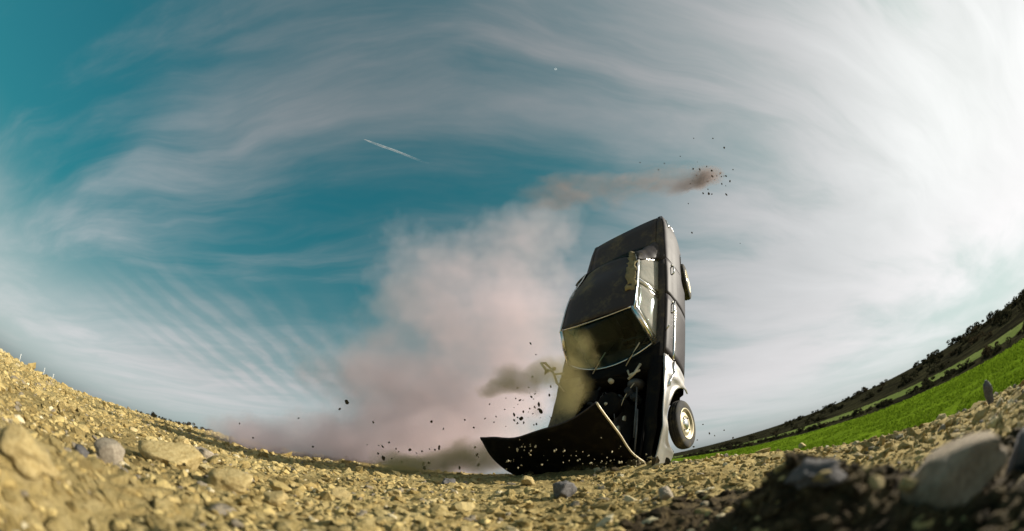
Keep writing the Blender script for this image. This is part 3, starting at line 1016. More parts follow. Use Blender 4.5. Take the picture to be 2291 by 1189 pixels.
# rumpled strip of roof skin torn along the left rear edge
def torn(u, t):
    x = lerp(-0.98, -0.10, u)
    p = Vector((x, roof_w(x) * lerp(0.80, 1.0, t), 1.392 - 0.060 * t + 0.020 * math.sin(u * 3.1) - 0.10 * float(sstep(-0.25, -0.98, x))))
    return p + crump(p, 0.040, 15.0, 8.0)
sheet('torn_skin', torn, lin(0, 1, 26), lin(0, 1, 7), M['paint_dusty'], car, 0.008)['label'] = 'crumpled strip of roof skin along the left edge'

# --- glass
def wind(u, t):
    """u across (-1..1), t from roof edge to cowl."""
    a = mir(lerp(AT, AB, t), 1)
    y = u * (a.y - 0.02)
    bow = lerp(0.03, 0.20, t) * (1 - u * u)
    return Vector((a.x + bow - 0.005, y, a.z + 0.012 * (1 - u * u) + 0.02 * math.sin(t * math.pi)))
ws = sheet('windshield', wind, lin(-1, 1, 25), lin(0, 1, 14), M['screen'], car, 0.006)
tube('screen_trim', [wind(u, 0.0) + Vector((0.004, 0, 0.010)) for u in lin(-1, 1, 17)], 0.011, M['chrome'], ws, 6)
tube('screen_trim', [wind(u, 1.0) + Vector((0.004, 0, 0.010)) for u in lin(-1, 1, 17)], 0.011, M['chrome'], ws, 6)
tube('screen_trim', [wind(1.0, t) + Vector((0.0, 0.012, 0.012)) for t in lin(0, 1, 8)], 0.012, M['chrome'], ws, 6)
def rwin(u, t):
    a = lerp(CT, CB, t)
    return Vector((a.x - 0.06 * (1 - u * u), u * (a.y - 0.03), a.z + 0.030 * (1 - u * u) * (1 - t) + 0.02 * (1 - u * u)))
rw = sheet('rear_window', rwin, lin(-1, 1, 19), lin(0.04, 1, 10), M['glass'], car, 0.006)
tube('window_trim', [rwin(u, 1.0) + Vector((0, 0, 0.008)) for u in lin(-1, 1, 15)], 0.010, M['black'], rw, 6)
def side_glass(s, corners, bulge=0.012):
    c = [mir(Vector(q), s) for q in corners]
    def f(u, t):
        p = lerp(lerp(c[0], c[1], u), lerp(c[3], c[2], u), t)
        p.y += s * bulge * math.sin(t * math.pi)
        return p
    return sheet('window', f, lin(0, 1, 7), lin(0, 1, 6), M['side_glass'], car, 0.005), c
FRONTW = [(-0.25, 0.680, 0.925), (0.42, 0.680, 0.925), (0.135, 0.590, 1.295), (-0.27, 0.595, 1.30)]
REARW = [(-0.98, 0.675, 0.93), (-0.35, 0.680, 0.925), (-0.33, 0.590, 1.30), (-0.78, 0.535, 1.265)]
for s in (1, -1):
    for cc in (FRONTW, REARW):
        g, c = side_glass(s, cc)
        o_ = Vector((0, s * 0.006, 0))
        tube('window_frame', [c[1] + o_, c[2] + o_, c[3] + o_, c[0] + o_], 0.015, M['chrome'], g, 6)
    tube('door_post', [(-0.30, s * 0.685, 0.92), (-0.30, s * 0.60, 1.31)], 0.020, M['chrome'], car, 6)

# --- cowl, wipers, cabin
sheet('cowl', lambda u, t: Vector((lerp(wind(u, 1.0).x + 0.01, 0.80, t), u * 0.74, lerp(0.925, 0.90, t) + 0.01 * (1 - u * u))), lin(-1, 1, 15), lin(0, 1, 5), M['black'], car)
for y0 in (0.30, -0.20):
    w = tube('wiper', [(0.70, y0, 0.935), (0.60, y0 + 0.10, 0.985), (0.48, y0 + 0.22, 1.03)], 0.008, M['pale_metal'], car, 6)
    tube('wiper_blade', [(0.66, y0 + 0.02, 0.975), (0.40, y0 + 0.36, 1.04)], 0.006, M['black'], w, 5)
hg = tube('hood_hinge', [(0.72, 0.50, 0.93), (0.86, 0.46, 0.97), (0.92, 0.38, 0.965)], 0.018, M['pale_metal'], car, 6)
tube('hinge_arm', [(0.82, 0.52, 0.95), (0.88, 0.40, 0.985), (0.80, 0.36, 0.97)], 0.014, M['pale_metal'], hg, 6)
lathe('washer_cap', [(0, 0.05), (0.03, 0.045), (0.035, 0.0)], M['pale_metal'], car, 14, 'Z', (0.86, 0.10, 0.90))
# hinge and rod wrenched out on the far side
hg2 = tube('torn_hinge', [(0.60, -0.80, 1.10), (0.54, -0.86, 1.20), (0.60, -0.84, 1.28), (0.68, -0.78, 1.22), (0.66, -0.74, 1.12), (0.78, -0.72, 1.02), (0.92, -0.58, 0.98)],
           [0.014, 0.020, 0.018, 0.020, 0.016, 0.018, 0.010], M['pale_metal'], car, 7)
tube('hinge_arm', [(0.64, -0.78, 1.14), (0.74, -0.66, 1.16), (0.70, -0.56, 1.08)], 0.014, M['pale_metal'], hg2, 6)
mi = tube('mirror', [(0.30, 0.80, 0.90), (0.27, 0.87, 0.94)], 0.010, M['chrome'], car, 6)
sheet('cabin_floor', lambda x, y: Vector((x, y, 0.30 + 0.05 * math.exp(-(y / 0.12) ** 2))), lin(-1.3, 0.78, 8), lin(-0.72, 0.72, 9), M['black'], car, 0.02)
for s in (1, -1):
    sheet('door_lining', lambda x, t: Vector((x, s * lerp(0.735, 0.745, t), lerp(0.30, 0.90, t))), lin(-1.3, 0.74, 6), lin(0, 1, 4), M['interior'], car, 0.02)
sheet('firewall', lambda y, t: Vector((0.79 + 0.03 * math.sin(t * 3), y, lerp(0.25, 0.90, t))), lin(-0.74, 0.74, 7), lin(0, 1, 6), M['black'], car, 0.02)
sheet('parcel_shelf', lambda x, y: Vector((x, y, 0.90)), lin(-1.42, -0.98, 4), lin(-0.70, 0.70, 5), M['interior'], car, 0.02)


def seat(x, y, w):
    st = block('seat', (x + 0.10, y, 0.46), (0.50, w, 0.17), M['interior'], car, 0.05)
    block('seat_back', (x - 0.20, y, 0.78), (0.15, w, 0.56), M['interior'], st, 0.05, lambda p: p + Vector((-0.28 * (p.z - 0.5), 0, 0)))
    return st


for y in (0.36, -0.36):
    s_ = seat(0.00, y, 0.50)
    block('head_rest', (-0.36, y, 1.12), (0.09, 0.26, 0.16), M['interior'], s_, 0.035)
seat(-0.78, 0.0, 1.24)
block('dashboard', (0.52, 0, 0.80), (0.24, 1.36, 0.20), M['interior'], car, 0.04)
ring = [(0.28 + 0.08 * math.sin(q), 0.36 + 0.19 * math.cos(q), 0.84 + 0.17 * math.sin(q)) for q in lin(0, 2 * math.pi, 25)]
sw = tube('steering_wheel', ring, 0.014, M['interior'], car, 6)
tube('steering_column', [(0.28, 0.36, 0.84), (0.50, 0.36, 0.74)], 0.025, M['interior'], sw, 8)

# --- engine bay
for s in (1, -1):
    sheet('inner_wing', lambda x, t: Vector((x, s * lerp(0.50, 0.60, t), lerp(0.34, 0.86, t))), lin(0.80, 1.90, 8), lin(0, 1, 5), M['black'], car, 0.012)
sheet('bay_floor', lambda x, y: Vector((x, y, 0.34)), lin(0.80, 1.92, 5), lin(-0.52, 0.52, 5), M['black'], car, 0.012)
eng = block('engine', (1.28, 0.0, 0.58), (0.62, 0.34, 0.40), M['steel'], car, 0.03)
block('rocker_cover', (1.28, 0.03, 0.82), (0.56, 0.20, 0.10), M['steel'], eng, 0.03)
lathe('air_cleaner', [(0, 0.07), (0.15, 0.065), (0.17, 0.05), (0.17, -0.04), (0.05, -0.05)], M['black'], eng, 28, 'Z', (1.18, 0.10, 0.86))
lathe('wing_nut', [(0, 0.02), (0.018, 0.018), (0.02, 0.0)], M['pale_metal'], eng, 10, 'Z', (1.18, 0.10, 0.932))
lathe('pulley', [(0.02, 0.02), (0.09, 0.02), (0.075, 0.0), (0.09, -0.02), (0.02, -0.02)], M['steel'], eng, 24, 'X', (1.64, 0.0, 0.56))
block('battery', (1.00, -0.20, 0.80), (0.16, 0.22, 0.16), M['black'], car, 0.01)
rd = block('radiator', (1.76, 0.0, 0.60), (0.06, 0.62, 0.42), M['black'], car, 0.01)
tube('radiator_hose', [(1.72, 0.18, 0.80), (1.62, 0.20, 0.88), (1.50, 0.12, 0.84)], 0.022, M['black'], rd, 8)
for k, (a, b) in enumerate((((1.00, 0.46, 0.88), (1.62, 0.50, 0.86)), ((1.30, 0.52, 0.90), (1.80, 0.54, 0.86)))):
    tube('bay_pipe', [a, lerp(Vector(a), Vector(b), 0.5) + Vector((0, 0.01, 0.012)), b], 0.011, M['steel'], car, 6)
for p in ((1.46, 0.24, 0.80), (1.56, 0.16, 0.78), (1.36, 0.32, 0.84)):
    block('bracket', p, (0.06, 0.035, 0.05), M['pale_metal'], car, 0.012, lambda q: q + crump(q, 0.02, 20))
for p in ((1.02, 0.34, 0.84), (1.10, 0.42, 0.82)):
    lathe('reservoir', [(0, 0.06), (0.045, 0.055), (0.05, 0.0), (0.05, -0.08)], M['interior'], car, 16, 'Z', p)

for k in range(9):
    a = Vector((random.uniform(0.84, 1.2), random.uniform(-0.25, 0.5), random.uniform(0.78, 0.88)))
    b_ = Vector((random.uniform(1.2, 1.75), random.uniform(-0.3, 0.5), random.uniform(0.74, 0.88)))
    m_ = lerp(a, b_, 0.5) + Vector((random.uniform(-0.1, 0.1), random.uniform(-0.12, 0.12), random.uniform(0.03, 0.10)))
    pts = [lerp(lerp(a, m_, t), lerp(m_, b_, t), t) for t in lin(0, 1, 9)]
    tube('hose' if k % 3 == 0 else 'cable', pts, 0.018 if k % 3 == 0 else 0.006, (M['interior'], M['steel'], M['pale_metal'])[k % 3], car, 6)
lathe('brake_servo', [(0, 0.06), (0.06, 0.055), (0.11, 0.02), (0.115, -0.02), (0.09, -0.05)], M['steel'], car, 24, 'X', (0.88, 0.36, 0.74))
lathe('distributor', [(0, 0.09), (0.035, 0.085), (0.045, 0.02), (0.03, -0.06)], M['interior'], eng, 16, 'Z', (1.42, -0.12, 0.84))
sheet('slam_rail', lambda y, t: Vector((1.84, y, lerp(0.80, 0.84, t))) + crump((y, t, 5), 0.03, 3, 2), lin(-0.58, 0.58, 11), lin(0, 1, 3), M['steel'], car, 0.02)

# --- nose: slam panel, grille, headlights
sheet('nose_panel', lambda y, t: Vector((1.93 - 0.05 * abs(y / 0.74) ** 2 - 0.04 * t, y, lerp(0.36, 0.80, t))) + crump((y, t, 3), 0.05, 3.0, 7),
      lin(-0.74, 0.74, 17), lin(0, 1, 8), M['paint_dusty'], car, 0.012)
gr = sheet('grille', lambda y, t: Vector((1.965, y, lerp(0.52, 0.74, t))) + crump((y, t, 1), 0.03, 4, 3), lin(-0.40, 0.40, 9), lin(0, 1, 4), M['black'], car, 0.01)
for k in range(5):
    tube('grille_bar', [(1.985 + 0.02 * mnoise.noise(Vector((y * 3, k, 0))), y, 0.53 + 0.05 * k) for y in lin(-0.40, 0.40, 7)], 0.008, M['chrome'], gr, 5)
for s in (1, -1):
    hl = lathe('headlight', [(0.0, 0.05), (0.07, 0.035), (0.095, 0.0)], M['clear_lens'], car, 24, 'X', (1.95, s * 0.60, 0.64))
    lathe('bezel', [(0.095, 0.01), (0.118, 0.03), (0.128, 0.0), (0.12, -0.03)], M['chrome'], hl, 24, 'X', (1.95, s * 0.60, 0.64))

# --- the hood, thrown open about the nose
HD, HC = Vector((1.90, 0.66, 0.78)), Vector((2.14, -0.84, 1.06))      # hinge side: left end, wrenched right end
HA, HB = Vector((1.70, 0.69, 1.82)), Vector((1.97, -0.80, 1.82))      # free edge
def hood_pt(u, t, lift=0.0):
    """u across the car (-1 right .. 1 left), t from the nose hinge to the free edge."""
    k = (u + 1) / 2
    a, b = lerp(HC, HD, k), lerp(HB, HA, k)
    p = lerp(a, b, t)
    nr = Vector((1, 0, 0.12))
    p += nr * (0.05 * math.sin(t * math.pi) + 0.075 * (1 - u * u) * t * t + lift)
    p.z += -0.05 * (1 - u * u) * t * t
    return p + crump(p, 0.026, 3.2, 4.0)
hood = sheet('hood', hood_pt, lin(-1, 1, 21), lin(0, 1, 16), M['black'], car, 0.016)
hood['label'] = 'open hood showing its black inner face'
for u in (-0.92, -0.3, 0.3):
    sheet('hood_rib', lambda a, t: hood_pt(u + a * 0.05, 0.06 + 0.88 * t, -0.022), lin(-1, 1, 3), lin(0, 1, 14), M['black'], hood, 0.02)
sheet('hood_rib', lambda a, u: hood_pt(u, 0.55 + a * 0.04, -0.023), lin(-1, 1, 3), lin(-0.9, 0.9, 14), M['black'], hood, 0.02)
tube('hood_edge', [hood_pt(1.0, t) + Vector((0, 0.004, 0)) for t in lin(0.02, 1, 14)], 0.011, M['pale_metal'], hood, 6)
tube('hood_edge', [hood_pt(u, 1.0) for u in lin(-1, 1, 18)], 0.009, M['paint_clean'], hood, 6)

# --- underside
sheet('floor_pan', lambda x, y: Vector((x, y, 0.235 + 0.03 * math.exp(-(y / 0.1) ** 2))), lin(-1.75, 0.95, 12), lin(-0.71, 0.71, 9), M['black'], car, 0.015)
tube('exhaust', [(1.1, -0.2, 0.26), (0.6, -0.22, 0.19), (-1.0, -0.30, 0.19), (-1.5, -0.36, 0.27), (-2.05, -0.42, 0.34)], 0.028, M['steel'], car, 10)
tube('axle', [(-1.25, -0.70, 0.31), (-1.25, 0.70, 0.31)], 0.04, M['steel'], car, 10)
tube('axle', [(1.25, -0.66, 0.30), (1.25, 0.66, 0.30)], 0.035, M['steel'], car, 10)
lathe('differential', [(0, 0.12), (0.09, 0.09), (0.13, 0.0), (0.09, -0.09), (0, -0.12)], M['steel'], car, 18, 'X', (-1.25, 0, 0.31))
block('fuel_tank', (-1.72, 0.0, 0.36), (0.42, 0.9, 0.14), M['black'], car, 0.04)
tube('tow_eye', [(-1.50, 0.66, 0.26), (-1.52, 0.70, 0.20), (-1.58, 0.70, 0.20)], 0.018, M['black'], car, 6)
for s in (1, -1):
    for cx, cz in (FW, RW):
        sheet('wheel_housing', lambda q, t: Vector((cx + 0.385 * math.cos(q), s * lerp(0.50, 0.745, t), cz + 0.385 * math.sin(q))), lin(0.1, math.pi - 0.1, 14), lin(0, 1, 3), M['black'], car, 0.01)


def wheel(x, y, z, s, steer=0.0, camber=0.0):
    w = empty('wheel')
    w.parent = car
    w.location = (x, y, z)
    w.rotation_euler = (camber, 0, steer)
    w.scale = (0.95, 0.95, 0.95)
    sc = Matrix.Scale(s * 0.82, 3, Vector((0, 1, 0)))
    prof = [(0.185, -0.075), (0.205, -0.085), (0.265, -0.088), (0.300, -0.072), (0.312, -0.045), (0.306, -0.040), (0.313, -0.033), (0.315, -0.012),
            (0.308, -0.006), (0.308, 0.006), (0.315, 0.012), (0.313, 0.033), (0.306, 0.040), (0.312, 0.045), (0.300, 0.072), (0.265, 0.088), (0.205, 0.085), (0.185, 0.075)]
    lathe('tyre', prof, M['tyre'], w, 48, 'Y', (0, 0, 0), sc)
    rim = lathe('rim', [(0.19, -0.07), (0.17, -0.02), (0.172, 0.035), (0.190, 0.055), (0.205, 0.085), (0.200, 0.092), (0.186, 0.080), (0.165, 0.052), (0.150, 0.048),
                        (0.128, 0.066), (0.098, 0.070), (0.080, 0.056), (0.07, 0.056)], M['rim'], w, 48, 'Y', (0, 0, 0), sc)
    lathe('hub_cap', [(0.082, 0.052), (0.078, 0.070), (0.05, 0.088), (0.0, 0.094)], M['chrome'], rim, 28, 'Y', (0, 0, 0), sc)
    for k in range(4):
        q = k * math.pi / 2 + 0.4
        lathe('bolt', [(0.010, 0.052), (0.010, 0.066), (0.0, 0.068)], M['steel'], rim, 8, 'Y', (0.105 * math.cos(q), s * 0.012, 0.105 * math.sin(q)), sc)
    return w


wheel(1.25, 0.765, 0.23, 1, rad(3), rad(2))
wheel(-1.25, 0.70, 0.12, 1, rad(4), rad(-14))
wheel(1.25, -0.72, 0.27, -1, rad(-6), rad(-4))
wheel(-1.25, -0.70, 0.12, -1, rad(0), rad(10))

# ------------------------------------------------------------------ plants beyond the bank
def leaf_mesh(name, n, seed, size=(1, 1, 0.8), leaf=0.09, lumps=6):
    r = np.random.default_rng(seed)
    c = r.normal(size=(lumps, 3)) * np.array([0.42, 0.42, 0.25]) + np.array([0, 0, 0.45])
    which = r.integers(0, lumps, n)
    dirs = r.normal(size=(n, 3))
    dirs /= np.linalg.norm(dirs, axis=1)[:, None]
    p = c[which] + dirs * (r.uniform(0.4, 1, n) ** 0.5 * r.uniform(0.2, 0.42, lumps)[which])[:, None]
    p[:, 2] = np.abs(p[:, 2])
    p *= np.array(size)
    a = r.normal(size=(n, 3))
    a /= np.linalg.norm(a, axis=1)[:, None]
    b = np.cross(a, r.normal(size=(n, 3)))
    b /= np.linalg.norm(b, axis=1)[:, None]
    s = (leaf * r.uniform(0.5, 1.4, n))[:, None]
    v = np.stack([p - a * s, p + b * s * 0.5, p + a * s, p - b * s * 0.5], 1).reshape(-1, 3)
    return np_mesh(name, v, np.arange(4 * n).reshape(-1, 4))


def m_leaf(n, c1, c2):
    oi = n.n('ShaderNodeObjectInfo').outputs['Random']
    isl = n.n('ShaderNodeNewGeometry').outputs['Random Per Island']
    base = n.mix(n.math('FRACT', n.math('ADD', isl, oi)), c1, c2)
    d = n.n('ShaderNodeBsdfDiffuse', {'Color': base})
    t = n.n('ShaderNodeBsdfTranslucent', {'Color': base})
    out(n, n.n('ShaderNodeMixShader', {0: 0.25, 1: d, 2: t}))


M['leaf_dark'] = material('dark_scrub_leaf', lambda n: m_leaf(n, (0.020, 0.020, 0.012, 1), (0.055, 0.050, 0.026, 1)))
M['leaf_brown'] = material('brown_scrub_leaf', lambda n: m_leaf(n, (0.040, 0.030, 0.018, 1), (0.085, 0.066, 0.036, 1)))
M['crop'] = material('crop_leaf', lambda n: m_leaf(n, (0.105, 0.165, 0.010, 1), (0.17, 0.25, 0.018, 1)))
M['twig'] = material('twig_bark', lambda n: m_simple(n, (0.06, 0.045, 0.03, 1), 0.9))
M['white_post'] = material('white_post_paint', lambda n: m_simple(n, (0.75, 0.74, 0.70, 1), 0.6))

BUSH = [leaf_mesh('foliage_' + str(k), 420, 300 + k, (1, 1, (0.75, 0.95, 0.6, 0.85)[k]), 0.11, 5 + k) for k in range(4)]
TWIGS = []
for k in range(2):
    m_ = tube('stems', [(0, 0, -0.1), (0.05, 0.02, 0.25), (0.16, -0.05, 0.6)], [0.035, 0.025, 0.01], None, None, 5)
    TWIGS.append(m_.data)
    bpy.data.objects.remove(m_)
for t_ in TWIGS:
    t_.materials.append(M['twig'])
BUSH_D = [b.copy() for b in BUSH]
for b in BUSH:
    b.materials.append(M['leaf_dark'])
for b in BUSH_D:
    b.materials.append(M['leaf_brown'])


def bush(x, y, s, label, group, dark=True, k=0, squash=1.0):
    z = ground_z(x, y)
    e_ = empty('bush', Matrix.Translation((x, y, z - 0.03)) @ Matrix.Rotation(random.uniform(0, 6.28), 4, 'Z') @ Matrix.Diagonal((s, s, s * squash, 1)))
    tag(e_, label, 'bush', group)
    link('foliage', (BUSH if dark else BUSH_D)[k % 4], None, e_)
    link('stem', TWIGS[k % 2], None, e_)


# hedge along the far edge of the crop, and scrub up the hillside
for k in range(90):
    y = 4.0 + 135 * (k / 90) ** 1.35 + random.uniform(-0.6, 0.6)
    d = random.uniform(0.8, 6.0)
    x = 26.5 + 0.235 * y + d
    bush(x, y, random.uniform(0.45, 0.95) * (1 + y / 160), 'low dark bush in the hedge at the far edge of the green crop', 'hedge bushes along the crop field', random.random() < 0.75, k, 0.8)
for k in range(130):
    y = -5.0 + 190 * random.random() ** 1.25
    d = 18.5 + 95 * random.random() ** 1.3
    x = 26.5 + 0.235 * y + d
    bush(x, y, random.uniform(0.8, 1.9) * (1 + d / 120), 'dark scrub bush growing on the dim hillside beyond the fields', 'scrub on the hillside', random.random() < 0.8, k, 0.8)
# scrub on the horizon of the gravel bank
for k in range(16):
    px = 305 + k * 11.5 + random.uniform(-4, 4)
    d = ray(px, 930)
    a = math.atan2(d[0], d[1])
    r = random.uniform(21.5, 24)
    bush(r * math.sin(a), r * math.cos(a), random.uniform(0.16, 0.34), 'small dry bush on the skyline of the gravel bank', 'bushes on the skyline of the bank', random.random() < 0.5, k, 1.0)
for px, h, lb in ((38, 0.42, 'thin white post on the skyline, apart from the other two'), (99, 0.40, 'taller of two thin white posts close together on the skyline'), (122, 0.34, 'shorter of two thin white posts close together on the skyline')):
    d = ray(px, 830)
    a = math.atan2(d[0], d[1])
    r = 24.5
    x, y = r * math.sin(a), r * math.cos(a)
    e_ = empty('marker_post', Matrix.Translation((x, y, ground_z(x, y) - 0.03)))
    tag(e_, lb, 'post')
    lathe('post', [(0.0, 0.0), (0.013, 0.0), (0.012, h), (0.0, h + 0.01)], M['white_post'], e_, 10, 'Z')
    lathe('cap', [(0.013, h - 0.02), (0.018, h - 0.01), (0.016, h + 0.02), (0.0, h + 0.03)], M['white_post'], e_, 10, 'Z')


def crop():
    """Young cereal in rows: blades too many to count."""
    n = 120000
    u = rng.uniform(0, 1, n)
    r = 4.5 * (110 / 4.5) ** u
    a = np.radians(rng.uniform(14, 104, n))
    x, y = r * np.sin(a), r * np.cos(a)
    # snap to rows running along the field edge
    q = x - 0.235 * y
    q = np.round(q / 0.22) * 0.22 + rng.normal(0, 0.035, n)
    x = q + 0.235 * y
    r = np.hypot(x, y)
    az = np.degrees(np.arctan2(x, y))
    rc = np.interp(az, BROW[:, 0], BROW[:, 2])
    ok = (r > rc + 1.5) & (field_d(x, y) < -0.2) & (fbm(x / 1.6, y / 1.6, 3, 44) + 0.6 * fbm(x / 9, y / 9, 2, 45) > -0.17) & (np.mod(x - 0.235 * y, 8.0) > 0.55) & (np.abs(np.mod(x - 0.235 * y, 8.0) - 2.2) > 0.28)
    x, y, r = x[ok], y[ok], r[ok]
    z = terrain(x, y)
    n = len(x)
    h = rng.uniform(0.05, 0.12, n) * (1 + r / 90)
    w = rng.uniform(0.006, 0.014, n) * (1 + r / 9)
    th = rng.uniform(0, 6.28, n)
    lx, ly = rng.normal(0, 0.5, n) * h, rng.normal(0, 0.5, n) * h
    p = np.stack([x, y, z - 0.01], -1)
    sd_ = np.stack([np.cos(th) * w, np.sin(th) * w, 0 * w], -1)
    tip = p + np.stack([lx, ly, h], -1)
    mid = p + np.stack([lx * 0.35, ly * 0.35, h * 0.6], -1)
    v = np.stack([p - sd_ * 0.6, p + sd_ * 0.6, mid + sd_, tip, mid - sd_], 1).reshape(-1, 3)
    me = np_mesh('crop', v, np.arange(5 * n).reshape(-1, 5))
    tag(link('crop', me, M['crop']), 'bright green young crop growing in rows beyond the bank', 'crop', kind='stuff')


crop()

# ------------------------------------------------------------------ dust
def m_dust(blobs, density, color, aniso, nscale, erode, stretch=(1, 1, 1), fade=None):
    def build(n):
        p = n.n('ShaderNodeNewGeometry').outputs['Position']
        w = n.n('ShaderNodeTexNoise', {'Vector': p, 'Scale': nscale * 0.8, 'Detail': 3.0})
        pw = n.vmath('ADD', p, n.vmath('SCALE', n.vmath('SUBTRACT', w.outputs[1], (0.5, 0.5, 0.5)), scale=0.9 / nscale))
        w2 = n.n('ShaderNodeTexNoise', {'Vector': p, 'Scale': nscale * 2.2, 'Detail': 2.0})
        pw2 = n.vmath('ADD', p, n.vmath('SCALE', n.vmath('SUBTRACT', w2.outputs[1], (0.5, 0.5, 0.5)), scale=0.5 / nscale))
        tot = None
        for c, r, k in blobs:
            q = n.vmath('MULTIPLY', n.vmath('SUBTRACT', pw, tuple(c)), tuple(1.0 / np.array(r)))
            b = n.rng(n.vmath('LENGTH', q, out=1), 1.0, 0.15, 0.0, k)
            tot = b if tot is None else n.math('ADD', tot, b)
        ps = n.vmath('MULTIPLY', pw2, stretch)
        vo = n.n('ShaderNodeTexVoronoi', {'Vector': ps, 'Scale': nscale * 1.5, 'Detail': 1.0, 'Roughness': 0.6, 'Lacunarity': 2.2}, feature='F1').outputs[0]     # rounded billows
        nz = n.rng(n.math('SUBTRACT', n.math('ADD', n.noise(ps, nscale * 1.2, 5.0, 0.62, 0.0), 0.30), n.math('MULTIPLY', vo, 0.55)), 0.22, 0.82, 0.0, 1.0, False)
        d = n.math('SUBTRACT', tot, n.math('MULTIPLY', n.math('SUBTRACT', 1.0, nz), erode))
        if fade:
            d = n.math('MULTIPLY', d, n.rng(n.n('ShaderNodeSeparateXYZ', {'Vector': p}).outputs[2], 0.2, fade, 1.5, 0.55))     # settles: thicker low down
        d = n.math('MULTIPLY', n.math('MAXIMUM', d, 0.0), density)
        v = n.n('ShaderNodeVolumePrincipled', {'Color': color, 'Density': d, 'Anisotropy': aniso})
        out(n, vol=v)
    return build


def domain(name, blobs, pad, mat, label, cat, floor=None):
    """Closed hull round the puffs; the dust inside it is all in the material."""
    bm = bmesh.new()
    for c, r, _ in blobs:
        for q in ICO2[0]:
            p = c + q * (r + pad)
            if floor is not None:
                p[2] = max(p[2], floor)
            bm.verts.new(tuple(p))
    h = bmesh.ops.convex_hull(bm, input=list(bm.verts))
    bmesh.ops.delete(bm, geom=[e for e in set(h['geom_interior'] + h['geom_unused']) if isinstance(e, bmesh.types.BMVert)], context='VERTS')
    bmesh.ops.recalc_face_normals(bm, faces=bm.faces)
    me = bpy.data.meshes.new(name)
    bm.to_mesh(me)
    bm.free()
    o = link(name, me, mat)
    tag(o, label, cat, kind='stuff')
    return o


def blob(px, py, d, rx, rz, k, depth=None):
    """Puff centred on a line of sight, at distance d; radii given in photograph pixels."""
    c = at(px, py, d)
    s = d / FPX
    return c, np.array([rx * s, (depth or 0.8 * rx) * s, rz * s]), k


DB = [
    blob(1080, 660, 8.6, 330, 220, 0.62), blob(900, 640, 8.8, 260, 150, 0.46), blob(1190, 560, 8.6, 200, 140, 0.55),
    blob(985, 560, 8.6, 150, 105, 0.48), blob(860, 515, 8.8, 130, 110, 0.50), blob(1000, 800, 8.4, 380, 220, 0.66),
    blob(1200, 740, 8.0, 210, 210, 0.66), blob(860, 910, 8.4, 250, 190, 0.80), blob(1080, 930, 8.2, 260, 190, 0.80),
    blob(730, 800, 8.6, 260, 130, 0.42), blob(680, 985, 8.8, 270, 80, 0.95), blob(540, 975, 9.0, 200, 62, 0.85),
    blob(930, 1020, 8.2, 360, 120, 0.85), blob(1250, 480, 8.4, 170, 100, 0.50), blob(1130, 500, 8.5, 130, 80, 0.45), blob(850, 950, 5.9, 120, 110, 1.2), blob(990, 955, 5.7, 140, 120, 1.2)]


M['dust'] = material('pale_dust', m_dust(DB, 1.15, (0.98, 0.81, 0.835, 1), 0.1, 0.85, 0.66, fade=5.0))
domain('dust_cloud', DB, 0.3, M['dust'], 'big pale pinkish dust cloud billowing beside and behind the crashing car', 'dust', -0.4)

# coarse earth thrown up beside the front wheel and over the windscreen
SB = [blob(1105, 874, 4.9, 75, 30, 0.95), blob(1165, 850, 4.6, 110, 48, 0.85), blob(1225, 835, 4.1, 90, 50, 0.80), blob(1275, 880, 4.0, 75, 85, 0.85),
      blob(1195, 920, 4.8, 40, 60, 0.60), blob(1090, 1020, 4.9, 150, 60, 0.85), blob(930, 1040, 5.0, 190, 45, 0.85), blob(1340, 1045, 4.1, 130, 40, 0.8),
      blob(1300, 785, 4.0, 80, 65, 0.40)]
M['spray'] = material('brown_dust', m_dust(SB, 7.0, (0.62, 0.52, 0.24, 1), 0.1, 1.8, 0.46))
domain('soil_spray', SB, 0.12, M['spray'], 'olive brown spray of fine soil round the opened hood and windscreen', 'dust')

# long streak flung off the tail
TB = [blob(1585, 398, 5.6, 55, 24, 1.5), blob(1550, 403, 5.65, 85, 17, 0.80), blob(1500, 409, 5.7, 110, 16, 0.66), blob(1440, 413, 5.8, 125, 16, 0.56),
      blob(1370, 418, 6.0, 130, 18, 0.50), blob(1290, 426, 6.2, 140, 24, 0.48), blob(1215, 438, 6.4, 130, 30, 0.34)]
M['streak'] = material('streak_dust', m_dust(TB, 8.0, (0.44, 0.35, 0.33, 1), 0.1, 2.0, 0.26, (0.25, 1, 1.0)))
domain('dust_streak', TB, 0.12, M['streak'], 'long thin streak of dust flung into the sky above the tail', 'dust')


# ------------------------------------------------------------------ clods in the air
def m_clod(n, c):
    p = n.n('ShaderNodeTexCoord').outputs['Object']
    a = n.noise(p, 3.0, 5, 0.7)
    oi = n.n('ShaderNodeObjectInfo').outputs['Random']
    b = n.mix(n.math('ADD', n.math('MULTIPLY', a, 0.5), n.math('MULTIPLY', oi, 0.5)), tuple(0.6 * q for q in c[:3]) + (1,), c)
    out(n, n.n('ShaderNodeBsdfPrincipled', {'Base Color': b, 'Roughness': 0.95, 'Specular IOR Level': 0.1}))


M['clod_dark'] = material('dark_soil_clod', lambda n: m_clod(n, (0.07, 0.055, 0.030, 1)))
M['clod_pale'] = material('pale_dry_clod', lambda n: m_clod(n, (0.60, 0.52, 0.34, 1)))
CLODS = {}
for key in ('dark', 'pale'):
    CLODS[key] = []
    for k in range(8):
        v, f = rock_shape(ICO2, 500 + k, 0.8, 6, (1, 0.8, 0.75))
        me = np_mesh('clod_shape', v, f)
        me.materials.append(M['clod_' + key])
        CLODS[key].append(me)


def clod(px, py, d, size_px, key, label, group):
    o = link('flying_clod', random.choice(CLODS[key]))
    o.location = at(px, py, d)
    s = size_px * d / FPX / 2
    o.scale = (s * random.uniform(0.7, 1.5), s * random.uniform(0.7, 1.2), s * random.uniform(0.7, 1.2))
    o.rotation_euler = [random.uniform(0, 6.28) for _ in range(3)]
    tag(o, label, 'clod', group)


